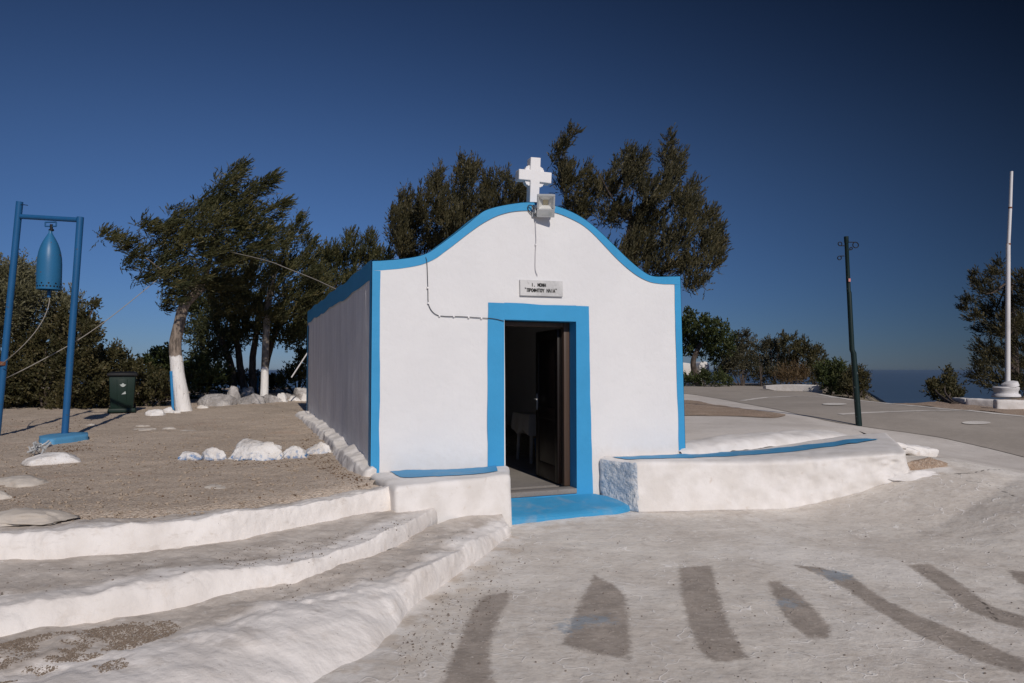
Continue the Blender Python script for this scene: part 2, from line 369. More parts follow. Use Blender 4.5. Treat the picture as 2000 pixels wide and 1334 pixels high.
M = dict(pale=m_masonry('pale_stone', (.60, .545, .48), (.47, .42, .365)), wall=m_wall(), side=m_sidewall(), blue=m_blue(), bluestep=m_blue('worn_blue_paint', (.043, .285, .52), .7), bluetop=m_blue('faded_blue_paint', (.07, .29, .52), .25),
         masonry=m_masonry(), blueshade=m_blueshade(), rock=m_rockpaint(), grey=m_greyrock(), plaza=m_plaza(), step=m_step(),
         dirt=m_dirt(), reddirt=m_dirt('reddish_dirt', (.40, .29, .21), (.33, .235, .17), (.48, .39, .31)),
         scrub=m_dirt('dry_scrub_soil', (.24, .20, .15), (.15, .13, .09), (.3, .27, .22)),
         pave=m_concrete('limewashed_paving', (.66, .61, .56), (.56, .51, .46)), road=m_concrete('road_concrete', (.40, .355, .31), (.345, .305, .265)),
         line=m_concrete('limewash_line', (.70, .66, .61), (.58, .54, .50), 3), floor=m_concrete('tile_floor', (.27, .25, .23), (.21, .19, .175)),
         bellblue=m_paintmetal('blue_gloss_paint', (.026, .14, .29), .4, chip=(.10, .06, .045)), postblue=m_paintmetal('blue_post_paint', (.016, .10, .245), .45, chip=(.05, .07, .10)),
         slabblue=m_paintmetal('light_blue_slab_paint', (.09, .29, .50), .6, chip=(.4, .37, .33)),
         stake=m_paintmetal('bright_blue_paint', (.03, .22, .48), .5),
         bin=m_plain('dark_green_plastic', (.008, .022, .016), .5), lid=m_plain('black_plastic', (.012, .012, .013), .5), white=m_plain('white_paint', (.78, .76, .75), .6, 0, .06),
         sticker=m_plain('pale_sticker', (.42, .45, .43), .6, 0, .25, 40), redsticker=m_plain('pink_sticker', (.55, .22, .2), .6, 0, .3, 60),
         lamp=m_paintmetal('dark_green_metal_paint', (.007, .020, .019), .45, chip=(.18, .2, .19)), rust=m_plain('rust', (.20, .08, .04), .9),
         pole=m_paintmetal('white_pole_paint', (.72, .70, .70), .5), iron=m_plain('black_iron', (.02, .02, .022), .5, .4),
         alu=m_plain('grey_aluminium', (.46, .47, .47), .5, .2, .08), reflector=m_plain('reflector', (.7, .7, .68), .35, .3, .05), led=m_plain('led_chip', (.72, .62, .40), .5),
         cable=m_plain('black_cable', (.05, .055, .06), .6), whitecable=m_plain('whitewashed_cable', (.62, .60, .60), .8), rope=m_plain('pale_rope', (.30, .275, .24), .9, 0, .25, 60),
         marble=m_concrete('grey_marble', (.62, .61, .60), (.50, .495, .49), 4), ink=m_plain('black_lettering', (.03, .03, .03), .7, 0, .4, 30),
         door=m_wood('dark_brown_wood', (.012, .007, .006)), frame=m_wood('brown_wood', (.075, .047, .034)), inner=m_plain('shade_dark_plaster', (.03, .025, .024), .9), roof=m_concrete('whitewashed_roof', (.7, .68, .66), (.6, .58, .56)),  # inner plaster and door wood near black: doorway shade put into the colour
         cloth=m_plain('pale_cloth', (.36, .35, .34), .9), plastic=m_plain('pale_plastic', (.34, .33, .32), .5), bluebox=m_plain('blue_plastic', (.03, .12, .35), .5),
         pile=m_plain('brown_grit', (.23, .18, .14), .95, 0, .5, 300), gravel=m_plain('gravel', (.36, .29, .225), .95, 0, .5, 300), litter=m_plain('dead_leaves', (.15, .095, .06), .9, 0, .5, 40), stone=m_plain('dark_pebbles', (.20, .165, .14), .95, 0, .5, 60),
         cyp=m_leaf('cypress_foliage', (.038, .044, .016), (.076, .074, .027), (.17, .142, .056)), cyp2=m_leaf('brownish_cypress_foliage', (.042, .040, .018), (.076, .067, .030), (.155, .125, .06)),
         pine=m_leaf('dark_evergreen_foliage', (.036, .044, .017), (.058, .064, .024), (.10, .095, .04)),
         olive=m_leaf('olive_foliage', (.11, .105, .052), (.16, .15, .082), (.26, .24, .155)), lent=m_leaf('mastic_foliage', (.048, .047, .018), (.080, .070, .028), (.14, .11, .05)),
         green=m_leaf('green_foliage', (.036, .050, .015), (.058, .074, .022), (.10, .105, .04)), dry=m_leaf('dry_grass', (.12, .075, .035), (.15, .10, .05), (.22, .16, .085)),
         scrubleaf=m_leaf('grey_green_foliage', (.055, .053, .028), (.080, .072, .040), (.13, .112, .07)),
         barkw=m_bark('whitewashed_bark', 1.35, (.21, .17, .14)), barkp=m_bark('whitewashed_trunk', 1.02, (.22, .19, .16)), bark=m_bark('dark_bark', None, (.085, .066, .054)), sea=m_sea())

# ------------------------------------------------------------------ ground heights
def zd(x, y): return .47+.022*(np.asarray(y, float)-6)+0*np.asarray(x, float)                   # dirt terrace, left
def zu(x, y):                                                                                    # pavement and road, right
    x, y = np.asarray(x, float), np.asarray(y, float)
    return .655+.013*(y-11)-.40*sst(4.2, 7.5, x)*sst(0, 6, 15.5-y)
def zp(x, y):                                                                                    # plaza in front, ramps up to the road
    x, y = np.asarray(x, float), np.asarray(y, float); d = linedist(PEDGE, x, y); side = sdf(PBACK, x, y)
    w = np.where(side < 0, 1., 1-sst(0, 2.9, d)); return w*(zu(x, y)-.004)
PEDGE = [tuple(on_h(a, b, zu)[:2]) for a, b in ((1880, 901), (1930, 910), (2020, 925), (2300, 985))]
PBACK = PEDGE+[(30, 12), (12, 40), (PEDGE[0][0]+.2, 14)]

# chapel frame
ANG = R(21.1); U = np.array([math.cos(ANG), math.sin(ANG), 0]); NV = np.array([-math.sin(ANG), math.cos(ANG), 0])
L0 = at(723.5, 925, 7.2); L0[2] = 0
def FL(px, py, off=0.):                # pixel -> (s, z) on the facade plane (off metres behind it)
    d = ray(px, py); P0 = L0+NV*off; t = ((P0-CAM)@NV)/(d@NV); p = CAM+d*t; return np.array([(p-L0)@U, p[2]])
def SL(px, py):                        # pixel -> (depth along the left wall, z)
    d = ray(px, py); t = ((L0-CAM)@U)/(d@U); p = CAM+d*t; return np.array([(p-L0)@NV, p[2]])
def W(s, y, z): return L0+U*s+NV*y+np.array([0, 0, z])
def toloc(p): return np.array([(p-L0)@U, (p-L0)@NV, p[2]])

# ------------------------------------------------------------------ the plaza
def grid_sheet(name, x0, x1, y0, y1, res, h, m, attrs=None, keep=None, rough=.006, kind='structure'):
    nx, ny = int((x1-x0)/res)+1, int((y1-y0)/res)+1
    X, Y = np.meshgrid(np.linspace(x0, x1, nx), np.linspace(y0, y1, ny), indexing='ij')
    Z = h(X, Y); P = np.stack([X, Y, np.zeros_like(X)], -1)
    Z = Z+rough*fbm(P, 1.6, 4, 3)+rough*.5*fbm(P, 7, 3, 9)
    V = np.stack([X, Y, Z], -1).reshape(-1, 3); Fc = gridfaces(nx, ny)
    if keep is not None:
        k = keep(X, Y).ravel(); Fc = Fc[k[Fc].any(1)]
    A = {a: f(X, Y).ravel() for a, f in (attrs or {}).items()}
    o = obj(name, V, Fc, m, None, True, A, origin=(0, 0, 0)); return tag(o, kind=kind)
PX = lambda pts: [tuple(on_h(a, b, zp)[:2]) for a, b in pts]
bands = [[(1160, 1122), (1196, 1140), (1222, 1162), (1228, 1215), (1232, 1288), (1170, 1278), (1098, 1262), (1110, 1230), (1130, 1180)],
         [(1326, 1108), (1390, 1105), (1400, 1150), (1425, 1225), (1462, 1284), (1395, 1292), (1366, 1270), (1345, 1215), (1330, 1160)],
         [(1497, 1133), (1520, 1135), (1560, 1160), (1592, 1190), (1622, 1228), (1620, 1246), (1580, 1244), (1550, 1225), (1520, 1185)],
         [(1545, 1103), (1600, 1108), (1665, 1125), (1720, 1165), (1790, 1202), (1880, 1238), (2010, 1290), (2010, 1322), (1900, 1286), (1800, 1245), (1720, 1200), (1655, 1150), (1600, 1122)],
         [(1770, 1105), (1815, 1102), (1850, 1122), (1890, 1150), (1935, 1184), (2005, 1205), (2005, 1232), (1940, 1212), (1890, 1192), (1840, 1150)],
         [(1965, 1112), (2020, 1118), (2020, 1150), (1990, 1138)],
         [(945, 1162), (1000, 1155), (985, 1190), (965, 1230), (955, 1280), (965, 1345), (860, 1345), (880, 1290), (905, 1230), (925, 1190)]]
bands = [PX(b) for b in bands]
spots = [PX([(1090, 1225), (1130, 1205), (1190, 1205), (1195, 1215), (1140, 1222), (1100, 1240)]), PX([(1600, 1112), (1650, 1117), (1668, 1130), (1620, 1132)]), PX([(1510, 1172), (1550, 1172), (1555, 1184), (1525, 1184)])]
feet = [[tuple(on_h(a, b, zp)[:2]) for a, b in ((1238, 1000), (1400, 975), (1560, 955), (1760, 930), (1840, 915))], PX([(992, 1052), (940, 1090), (883, 1130), (820, 1168), (770, 1215), (745, 1260), (700, 1300), (640, 1345)]), PX([(998, 1030), (1240, 1003)])]
cracks = [PX([(1870, 925), (1892, 940), (1925, 945), (1950, 955), (1985, 972)]), PX([(1950, 1215), (1935, 1195), (1925, 1180), (1900, 1170)]), PX([(1840, 928), (1900, 925), (1960, 918)])]
def mind(fs): return lambda X, Y: np.minimum.reduce([f(X, Y) for f in fs])
plaza = grid_sheet('plaza', -3.6, 11.5, 1.2, 11.6, .04, zp, M['plaza'],
    dict(bare=mind([lambda X, Y, b=b: sdf(b, X, Y) for b in bands]), bluespot=mind([lambda X, Y, b=b: sdf(b, X, Y) for b in spots]),
         foot=mind([lambda X, Y, b=b: linedist(b, X, Y) for b in feet]), crack=mind([lambda X, Y, b=b: linedist(b, X, Y) for b in cracks])))

# ------------------------------------------------------------------ steps
def step(top, base, back, ztop, zbase, n, seed, bumpamp):
    Ep, Bp = [], []
    for (a, b), (c_, d_) in zip(top, base):
        q = on_h(c_, d_, zbase); z = ztop
        while z > q[2]+.05 and on_z(a, b, z)[1] < q[1]+.03: z -= .005         # the nosing never overhangs the foot of its riser
        Ep.append(on_z(a, b, z)); Bp.append(q)
    E = smooth(Ep); B = smooth(Bp); K = smooth(back)
    E, B, K = resample(E, n), resample(B, n), resample(K, n)
    rows = []; rim = []
    nr, nt_ = 16, 34
    B2 = B.copy(); B2[:, 2] -= .05
    for j in range(nr):                               # riser, rounding into the tread
        t = j/(nr-1); sh = .5-.5*math.cos(math.pi*min(1, t*1.02)); hz = math.sin(t*math.pi/2)**.8
        P = B2+(E-B2)*(t**1.25); P[:, 2] = B2[:, 2]+(E[:, 2]-B2[:, 2])*hz; rows.append(P); rim.append(-np.linalg.norm(E-P, axis=1))
    for j in range(1, nt_+1):
        t = j/nt_; P = E+(K-E)*t; rows.append(P); rim.append(np.linalg.norm((P-E)[:, :2], axis=1))
    V = np.stack(rows, 1); rim = np.stack(rim, 1)
    edge = .55*np.exp(-(rim/.35)**2)
    d = fbm(V, 2.2, 4, seed)*bumpamp*(.5+edge)+fbm(V, 8, 3, seed+5)*bumpamp*.3+(.0065*(.5-np.abs(fbm(V, 11, 3, seed+8)))+.003*fbm(V, 30, 2, seed+9))*(.4+edge)
    V[..., 2] += d; V[..., 1] -= .6*d*(1-sst(0, .3, rim))
    return V.reshape(-1, 3), gridfaces(n, nr+nt_, True), rim.ravel()
s3t = [(790, 946), (700, 962), (600, 980), (500, 997), (420, 1009), (300, 1019), (200, 1027), (100, 1032), (0, 1035), (-300, 1050), (-1000, 1088)]
s3b = [(792, 986), (700, 1001), (600, 1021), (500, 1041), (420, 1056), (300, 1071), (200, 1080), (100, 1087), (0, 1089), (-300, 1110), (-1000, 1155)]
s2t = [(866, 984), (818, 1008), (780, 1029), (710, 1059), (640, 1079), (581, 1094), (450, 1112), (353, 1125), (250, 1145), (166, 1161), (80, 1172), (0, 1180), (-300, 1212), (-1000, 1290)]
s2b = [(872, 1002), (824, 1032), (784, 1056), (712, 1088), (642, 1111), (581, 1131), (450, 1156), (353, 1179), (250, 1195), (166, 1208), (80, 1226), (0, 1241), (-300, 1290), (-1000, 1400)]
s1t = [(992, 1026), (970, 1033), (925, 1055), (880, 1083), (835, 1108), (785, 1130), (740, 1146), (680, 1158), (600, 1180), (520, 1205), (415, 1245), (290, 1275), (187, 1295), (40, 1320), (-300, 1370), (-1100, 1500)]
s1b = [(1000, 1046), (985, 1058), (940, 1090), (883, 1130), (840, 1160), (800, 1190), (780, 1225), (755, 1262), (700, 1300), (620, 1345), (500, 1400), (350, 1460), (150, 1540), (-100, 1620), (-500, 1800), (-1500, 2200)]
Z1, Z2 = .17, .30
dirt_edge = lambda x, y: zd(x, y)+.025
K3 = [on_h(a, b, dirt_edge)+np.array([-.1, .80, -.09]) for a, b in s3t]
K2 = [on_h(a, b, lambda x, y: Z2+0*x)+np.array([0, .07, -.012]) for a, b in s3b]; K2[0] += np.array([.55, .30, 0])
K1 = [on_h(a, b, lambda x, y: Z1+0*x)+np.array([0, .07, -.012]) for a, b in s2b]; K1[0] += np.array([.5, .3, 0])
steps_root = thing('whitewashed_steps', 'three low lumpy whitewashed steps with worn grey treads, left of the door', 'steps', (-2.2, 5.5, 0))
for i, (tp, bs, bk, zt, zb, sd, am) in enumerate(((s1t, s1b, K1, Z1, lambda x, y: 0*x, 3, .032), (s2t, s2b, K2, Z2, lambda x, y: Z1+.01+0*x, 13, .026), (s3t, s3b, K3, .485, lambda x, y: Z2+.01+0*x, 23, .03))):
    V, Fc, rim = step(tp, bs, bk, zt, zb, 560, sd, am)
    o = obj('step', V-np.array([-2.2, 5.5, 0]), Fc, M['step'], steps_root, True, dict(rim=rim))
step_objs = list(steps_root.children)

# ------------------------------------------------------------------ dirt terrace, terrain, sea
edge_xy = [tuple(on_h(a, b, dirt_edge)[:2]) for a, b in s3t]
ex = np.array([e[0] for e in edge_xy])[::-1]; ey = np.array([e[1] for e in edge_xy])[::-1]
# terrace in front of the bench as well: its front follows the bench line
def dirt_keep(X, Y):
    s_ = (X-L0[0])*U[0]+(Y-L0[1])*U[1]; y_ = (X-L0[0])*NV[0]+(Y-L0[1])*NV[1]
    return (Y > np.interp(X, ex, ey)+.34) & (X < 1.2) & ((s_ < -.06) | (y_ > 9))
grid_sheet('dirt_terrace', -22, 1.0, 3.2, 27, .07, lambda X, Y: zd(X, Y)-.085*(1-sst(.30, .75, Y-np.interp(X, ex, ey))), M['dirt'], None, dirt_keep, .014)
plateau = [(-19, 2), (-21, 14), (-20, 22), (-12, 25), (-2, 27), (6, 38), (14, 40), (16.5, 36), (15, 29), (10.9, 22.4), (10, 20.9), (11.5, 19.3), (13, 19.3), (13.6, 20.9), (16, 22.4), (20, 26), (24, 20), (16, -10), (-16, -10)]
def zt(X, Y):
    d = sdf(plateau, X, Y); dd = np.maximum(d, 0)
    z = np.where(X < 2, zd(X, np.minimum(Y, 30)), zu(X, np.minimum(Y, 36)))-.10
    near = sst(0, 4, 10-Y)*sst(-2, 1, X+2)
    z = np.where(Y < 11, np.minimum(z, -.25+0*z), z)
    z = z-.42*dd-.25*np.minimum(dd, 6)
    return np.maximum(z+np.where(dd > 3, 1, 0)*fbm(np.stack([X, Y, 0*X], -1), .05, 4, 7)*np.minimum(dd*.05, 4), -150)
xs = np.unique(np.r_[np.arange(-60, 60, .6), np.linspace(-400, -60, 60), np.linspace(60, 400, 60)])
X, Y = np.meshgrid(xs, xs, indexing='ij'); V = np.stack([X, Y, zt(X, Y)], -1).reshape(-1, 3)
tag(obj('terrain', V, gridfaces(len(xs), len(xs)), M['scrub'], None, True, None, (0, 0, 0)), kind='structure')
mb = MB(); n = 96; rs = [1, 400, 1500, 5000, 15000, 42000]; a = np.linspace(0, 2*np.pi, n, endpoint=False)
V = np.concatenate([np.stack([r_*np.cos(a), r_*np.sin(a), np.full(n, -110.)], 1) for r_ in rs])
mb.add(V, [(i*n+j, i*n+(j+1) % n, (i+1)*n+(j+1) % n, (i+1)*n+j)[::-1] for i in range(len(rs)-1) for j in range(n)])
tag(mb.build('sea', M['sea'], origin=(0, 0, 0)), kind='structure')

# ------------------------------------------------------------------ right side: pavement, dirt bed, road
def strip(name, A, B, m, h, lift, nu=160, nv=14, rough=.006, kind='structure', thick=0., tuck=0.):
    A, B = resample(smooth(A), nu), resample(smooth(B), nu); t = np.linspace(0, 1, nv)
    P = A[:, None, :2]*(1-t)[None, :, None]+B[:, None, :2]*t[None, :, None]
    Z = h(P[..., 0], P[..., 1])+lift+rough*fbm(np.stack([P[..., 0], P[..., 1], 0*P[..., 0]], -1), 1.6, 4, 3)
    Z = Z-tuck*np.clip(1-t/.10, 0, 1)[None]
    V = np.dstack([P, Z])
    if thick:
        lo = V[:, :1].copy(); lo[..., 2] -= thick; hi = V[:, -1:].copy(); hi[..., 2] -= thick; V = np.concatenate([lo, V, hi], 1)
    o = obj(name, V.reshape(-1, 3), gridfaces(nu, V.shape[1], False), m, None, True, None, (0, 0, 0))
    bm = bmesh.new(); bm.from_mesh(o.data); bm.normal_update()
    if sum(f.normal.z for f in bm.faces) < 0: bmesh.ops.reverse_faces(bm, faces=bm.faces)
    bm.to_mesh(o.data); bm.free()
    return tag(o, kind=kind)
G = lambda a, b: on_h(a, b, zu)
near = [(2300, 955), (2000, 893), (1900, 868), (1800, 848), (1700, 836), (1620, 824), (1540, 806), (1500, 797), (1440, 786), (1390, 776), (1340, 769), (1280, 765)]
far = [(2300, 838), (2000, 813), (1900, 803), (1800, 794), (1740, 788), (1690, 783), (1640, 777), (1600, 769), (1560, 763), (1520, 756.5), (1400, 752.5), (1280, 752.5)]
strip('road', [G(*p) for p in near], [G(*p) for p in far], M['road'], zu, .012, 200, 20)
# pavement between bench and road
pf = [(1330, 872), (1450, 858), (1560, 850), (1640, 845), (1700, 850), (1760, 866), (1810, 885), (1870, 900), (1930, 910), (2020, 925), (2300, 985)]
strip('pavement', [G(*p) for p in pf], [G(*p) for p in [(1330, 764), (1400, 772), (1480, 787), (1560, 803), (1620, 816), (1700, 829), (1800, 840), (1900, 859), (2000, 882), (2100, 903), (2300, 944)]], M['pave'], zu, .004, 260, 40, tuck=.05)
strip('dirt_bed', [G(*p) for p in [(1330, 813), (1400, 813), (1460, 815), (1510, 818), (1535, 813)]], [G(*p) for p in [(1330, 782), (1365, 784), (1400, 792), (1460, 800), (1533, 811)]], M['reddirt'], zu, .014, 80, 10, .014)
def ribbon(name, pts, w, lift=.018):
    P = resample(smooth([G(*p) for p in pts]), 60); T = np.gradient(P, axis=0); N = np.stack([-T[:, 1], T[:, 0], 0*T[:, 0]], 1); N /= np.linalg.norm(N, axis=1)[:, None]
    w = np.broadcast_to(w, (60,))[:, None]*(1+.25*fbm(P*1., 1.5, 2, 4)[:, None])
    return strip(name, P-N*w/2, P+N*w/2, M['line'], zu, lift, 80, 3)
ribbon('road_marking', [(1450, 784), (1478, 779), (1520, 775.5), (1580, 775), (1640, 778)], .16)
ribbon('road_marking', [(1640, 811), (1700, 807), (1780, 804.5), (1860, 803), (1900, 802.5)], .15)
ribbon('road_marking', [(2300, 843), (2000, 815), (1900, 805), (1800, 796), (1740, 790), (1690, 785), (1640, 779), (1600, 771)], .16)
for (cx, cy, rx, ry) in ((1630, 791, 24, 2.2), (1907, 828, 28, 3.2)):
    P = [G(cx+rx*math.cos(t), cy+ry*math.sin(t)) for t in np.linspace(0, 2*np.pi, 25)[:-1]]; V = np.array(P); V[:, 2] = zu(V[:, 0], V[:, 1])+.022+.004
    o = obj('road_marking', V, [tuple(range(23, -1, -1))], M['line'], None, False, None, (0, 0, 0)); tag(o, kind='structure')
strip('verge', [G(*p) for p in [(2400, 846), (2000, 812), (1900, 802), (1800, 793), (1740, 787)]], [G(*p) for p in [(2400, 800), (2000, 778), (1900, 778), (1820, 786), (1745, 786)]], M['reddirt'], zu, -.008, 90, 14, .03)

# ------------------------------------------------------------------ CHAPEL
chapel = thing('chapel', 'small whitewashed chapel with blue trim, a curved gable and an open doorway', 'chapel', L0, ANG)
outer = [(723.5, 510), (740, 510), (792, 506), (831, 498), (855, 482), (908, 443), (936, 419), (950, 410), (985, 401), (1037, 394), (1086, 401), (1135, 422), (1170, 450), (1202, 482), (1230, 510), (1258, 533), (1275, 541), (1300, 540.5), (1328, 540)]
inner = [(743, 529), (792, 524), (841, 513), (880, 484), (915, 456), (950, 431), (985, 416), (1020, 411), (1055, 411), (1086, 414), (1121, 429), (1146, 444), (1177, 475), (1205, 506), (1237, 534), (1265, 550), (1290, 555), (1316, 556)]
O2 = np.array([FL(*p) for p in outer]); I2 = np.array([FL(*p) for p in inner])
O2[0, 0] = 0; Wd = O2[-1, 0]; e_ = (FL(1338, 880)[0]-Wd)/(O2[-1, 1]-FL(1338, 880)[1])/Wd
def flare(s, z): return s*(1+e_*(O2[-1, 1]-z))
Os = smooth(O2, 2); Is = smooth(I2, 2)
ztop = lambda s: np.interp(s, Os[:, 0], Os[:, 1])
TH = .42
dL = [FL(983.5, 624)[0], FL(985.5, 945)[0]]; dR = [FL(1122, 627)[0], FL(1129, 953)[0]]
zsill = FL(1060, 958)[1]; zhead = FL(1050, 626)[1]
DLs, DRs = (dL[0]+dL[1])/2, (dR[0]+dR[1])/2
D = min(SL(600, 700)[0], 9.5); ztb = SL(600, 610)[1] if D < 9.4 else 2.95
print('chapel W', Wd, 'D', D, 'ztb', ztb, 'sill', zsill, 'head', zhead, 'door', DLs, DRs, 'left top', O2[0, 1], 'apex', O2[:, 1].max(), 'corner z', FL(724, 928)[1])
zbase = -.05
def wall_front():
    mb = MB()
    cols = np.unique(np.r_[np.linspace(0, DLs, 34), np.linspace(DLs, DRs, 20), np.linspace(DRs, Wd, 44)]); 
    def sheet(y, segs, flip):
        for a_, b_, z0 in segs:
            c = cols[(cols >= a_-1e-6) & (cols <= b_+1e-6)]; nv = 60
            S, T = np.meshgrid(c, np.linspace(0, 1, nv), indexing='ij'); Z = z0+(ztop(S)-z0)*T
            P = np.stack([flare(S, Z), np.full(S.shape, y), Z], -1)
            if not flip: P[..., 1] += .007*fbm(P, .9, 3, 2)*np.minimum(1, T*8)
            mb.add(P.reshape(-1, 3), gridfaces(len(c), nv, flip))
    segs = [(0, DLs, zbase), (DRs, Wd, zbase), (DLs, DRs, zhead)]
    sheet(0, segs, False); sheet(TH, segs, True)
    S = np.linspace(0, Wd, 160); Z = ztop(S); P = np.stack([np.stack([flare(S, Z), np.full(160, y), Z], 1) for y in (0, TH)], 1)
    mb.add(P.reshape(-1, 3), gridfaces(160, 2))
    return mb
fw = wall_front().build('front_wall', M['wall'], chapel, sharp=50)
# reveal painted blue, running back 0.16 m, then the timber frame
RV = .17
mb = MB()
for s, sg in ((DLs, 1), (DRs, -1)):
    mb.add([(s, 0, zsill-.3), (s, RV, zsill-.3), (s, RV, zhead), (s, 0, zhead)], [(0, 1, 2, 3)[::sg]])
mb.add([(DLs, 0, zhead), (DRs, 0, zhead), (DRs, RV, zhead), (DLs, RV, zhead)], [(0, 1, 2, 3)])
mb.build('door_reveal', M['blue'], chapel, False)
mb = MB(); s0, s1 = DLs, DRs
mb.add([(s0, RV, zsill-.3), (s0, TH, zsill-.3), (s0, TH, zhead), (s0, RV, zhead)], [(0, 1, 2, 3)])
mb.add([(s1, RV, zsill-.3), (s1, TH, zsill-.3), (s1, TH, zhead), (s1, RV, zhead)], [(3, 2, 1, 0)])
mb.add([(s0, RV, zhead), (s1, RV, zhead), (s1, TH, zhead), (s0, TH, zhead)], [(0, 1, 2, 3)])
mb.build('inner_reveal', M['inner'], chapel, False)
# door frame and open leaf
zf0, zf1 = zsill+.002, zhead-.003
mb = MB(); fwid = .075
mb.box(((DRs-fwid/2-.002), RV+.05, (zf0+zf1)/2), (fwid, .10, zf1-zf0)); mb.box(((DLs+.02), RV+.05, (zf0+zf1)/2), (.035, .10, zf1-zf0))
mb.box(((DLs+DRs)/2-.02, RV+.05, zf1-.03), (DRs-DLs-.12, .098, .055)); mb.build('door_frame', M['frame'], chapel, bevel=.006)
leafw = DRs-DLs-.14; la = R(93); hx, hy = DRs-.09, RV+.10
Mr = np.array([[-math.cos(la), -math.sin(la), 0], [math.sin(la), -math.cos(la), 0], [0, 0, 1]])     # local x runs from hinge to free edge
def leafbox(mb, x0, x1, t0, t1, z0, z1):
    c = np.array([(x0+x1)/2, (t0+t1)/2, 0])@Mr.T+np.array([hx, hy, (z0+z1)/2]); mb.box(c, (x1-x0, t1-t0, z1-z0), M=Mr)
mb = MB(); z0, z1 = zsill+.015, zf1-.07
leafbox(mb, 0, leafw, -.018, .018, z0, z1)
for a_, b_ in ((.0, .10), (leafw-.10, leafw)): leafbox(mb, a_, b_, -.026, .026, z0+.001, z1-.001)
for a_, b_ in ((z0, z0+.2), (z0+.75, z0+.9), (z1-.12, z1)): leafbox(mb, .101, leafw-.101, -.0255, .0255, a_+.002, b_-.002)
door = mb.build('door', M['door'], chapel, bevel=.004)
mb = MB(); leafbox(mb, leafw-.07, leafw-.03, .027, .033, z0+.85, z0+1.06); leafbox(mb, leafw-.14, leafw-.035, .055, .07, z0+.98, z0+.997); leafbox(mb, leafw-.058, leafw-.042, .033, .06, z0+.98, z0+.997)
mb.build('handle', M['alu'], door, bevel=.002)
# blue surround painted on the front
SUL, SUR = FL(952.5, 600)[0], FL(1149, 600)[0]; SUR2 = FL(1157, 961)[0]; zst = FL(1050, 594.5)[1]
zsl = FL(953, 918)[1]
def wobble(z, seed, a=.006): return a*fbm(np.stack([z*1., 0*z+seed, 0*z], -1), 3, 3, seed)
mb = MB(); zz = np.linspace(zsill-.22, zst, 40); xo = SUL+wobble(zz, 1); P = np.stack([np.stack([xo, 0*zz-.006, zz], 1), np.stack([0*zz+DLs, 0*zz-.006, zz], 1)], 0); mb.add(P.reshape(-1, 3), gridfaces(2, 40))
xo = np.interp(zz, [zsill-.1, zst], [SUR2, SUR])+wobble(zz, 2); xi = np.interp(zz, [zsill, zhead], [dR[1], dR[0]]); P = np.stack([np.stack([0*zz+DRs, 0*zz-.006, zz], 1), np.stack([xo, 0*zz-.006, zz], 1)], 0); mb.add(P.reshape(-1, 3), gridfaces(2, 40))
ss = np.linspace(DLs, DRs, 30); P = np.stack([np.stack([ss, 0*ss-.006, 0*ss+zhead], 1), np.stack([ss, 0*ss-.006, zst+wobble(ss, 3)], 1)], 1); mb.add(P.reshape(-1, 3), gridfaces(30, 2))
mb.add([(DLs, -.006, zsill-.22), (DRs, -.006, zsill-.22), (DRs, -.006, zsill), (DLs, -.006, zsill)], [(0, 1, 2, 3)])
mb.build('door_surround', M['blue'], chapel)
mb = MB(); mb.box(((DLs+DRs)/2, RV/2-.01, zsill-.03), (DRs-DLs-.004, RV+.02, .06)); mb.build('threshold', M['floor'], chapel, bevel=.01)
# blue trim: gable band + corner bands + cap
mb = MB(); nI = 200
tI = np.linspace(Is[0, 0], Is[-1, 0], nI); zi = np.interp(tI, Is[:, 0], Is[:, 1]); zo = ztop(tI)
s_arr = np.r_[0, tI, Wd]; zi_ = np.r_[zi[0], zi, zi[-1]]+np.r_[0, wobble(tI, 4, .004), 0]; zo_ = ztop(s_arr)
P = np.stack([np.stack([flare(s_arr, zi_), 0*s_arr-.006, zi_], 1), np.stack([flare(s_arr, zo_), 0*s_arr-.006, zo_], 1)], 1); mb.add(P.reshape(-1, 3), gridfaces(len(s_arr), 2))
zc0 = FL(724, 929)[1]; zc1 = FL(1338, 880)[1]
for (sa, sb, zb, zt_, sd) in ((0, Is[0, 0], zc0, zi[0], 5), (Is[-1, 0], Wd, zc1, zi[-1], 6)):
    zz = np.linspace(zb, zt_, 40); wob = wobble(zz, sd, .006)
    A_ = flare(np.full(40, sa), zz)+(wob if sd == 6 else 0); B_ = flare(np.full(40, sb), zz)+(wob if sd == 5 else 0)
    mb.add(np.stack([np.stack([A_, 0*zz-.0055, zz], 1), np.stack([B_, 0*zz-.0055, zz], 1)], 0).reshape(-1, 3), gridfaces(2, 40))
S = np.linspace(0, Wd, 160); Z = ztop(S)+.006; P = np.stack([np.stack([flare(S, Z), np.full(160, y), Z], 1) for y in (-.006, TH+.006)], 1); mb.add(P.reshape(-1, 3), gridfaces(160, 2))
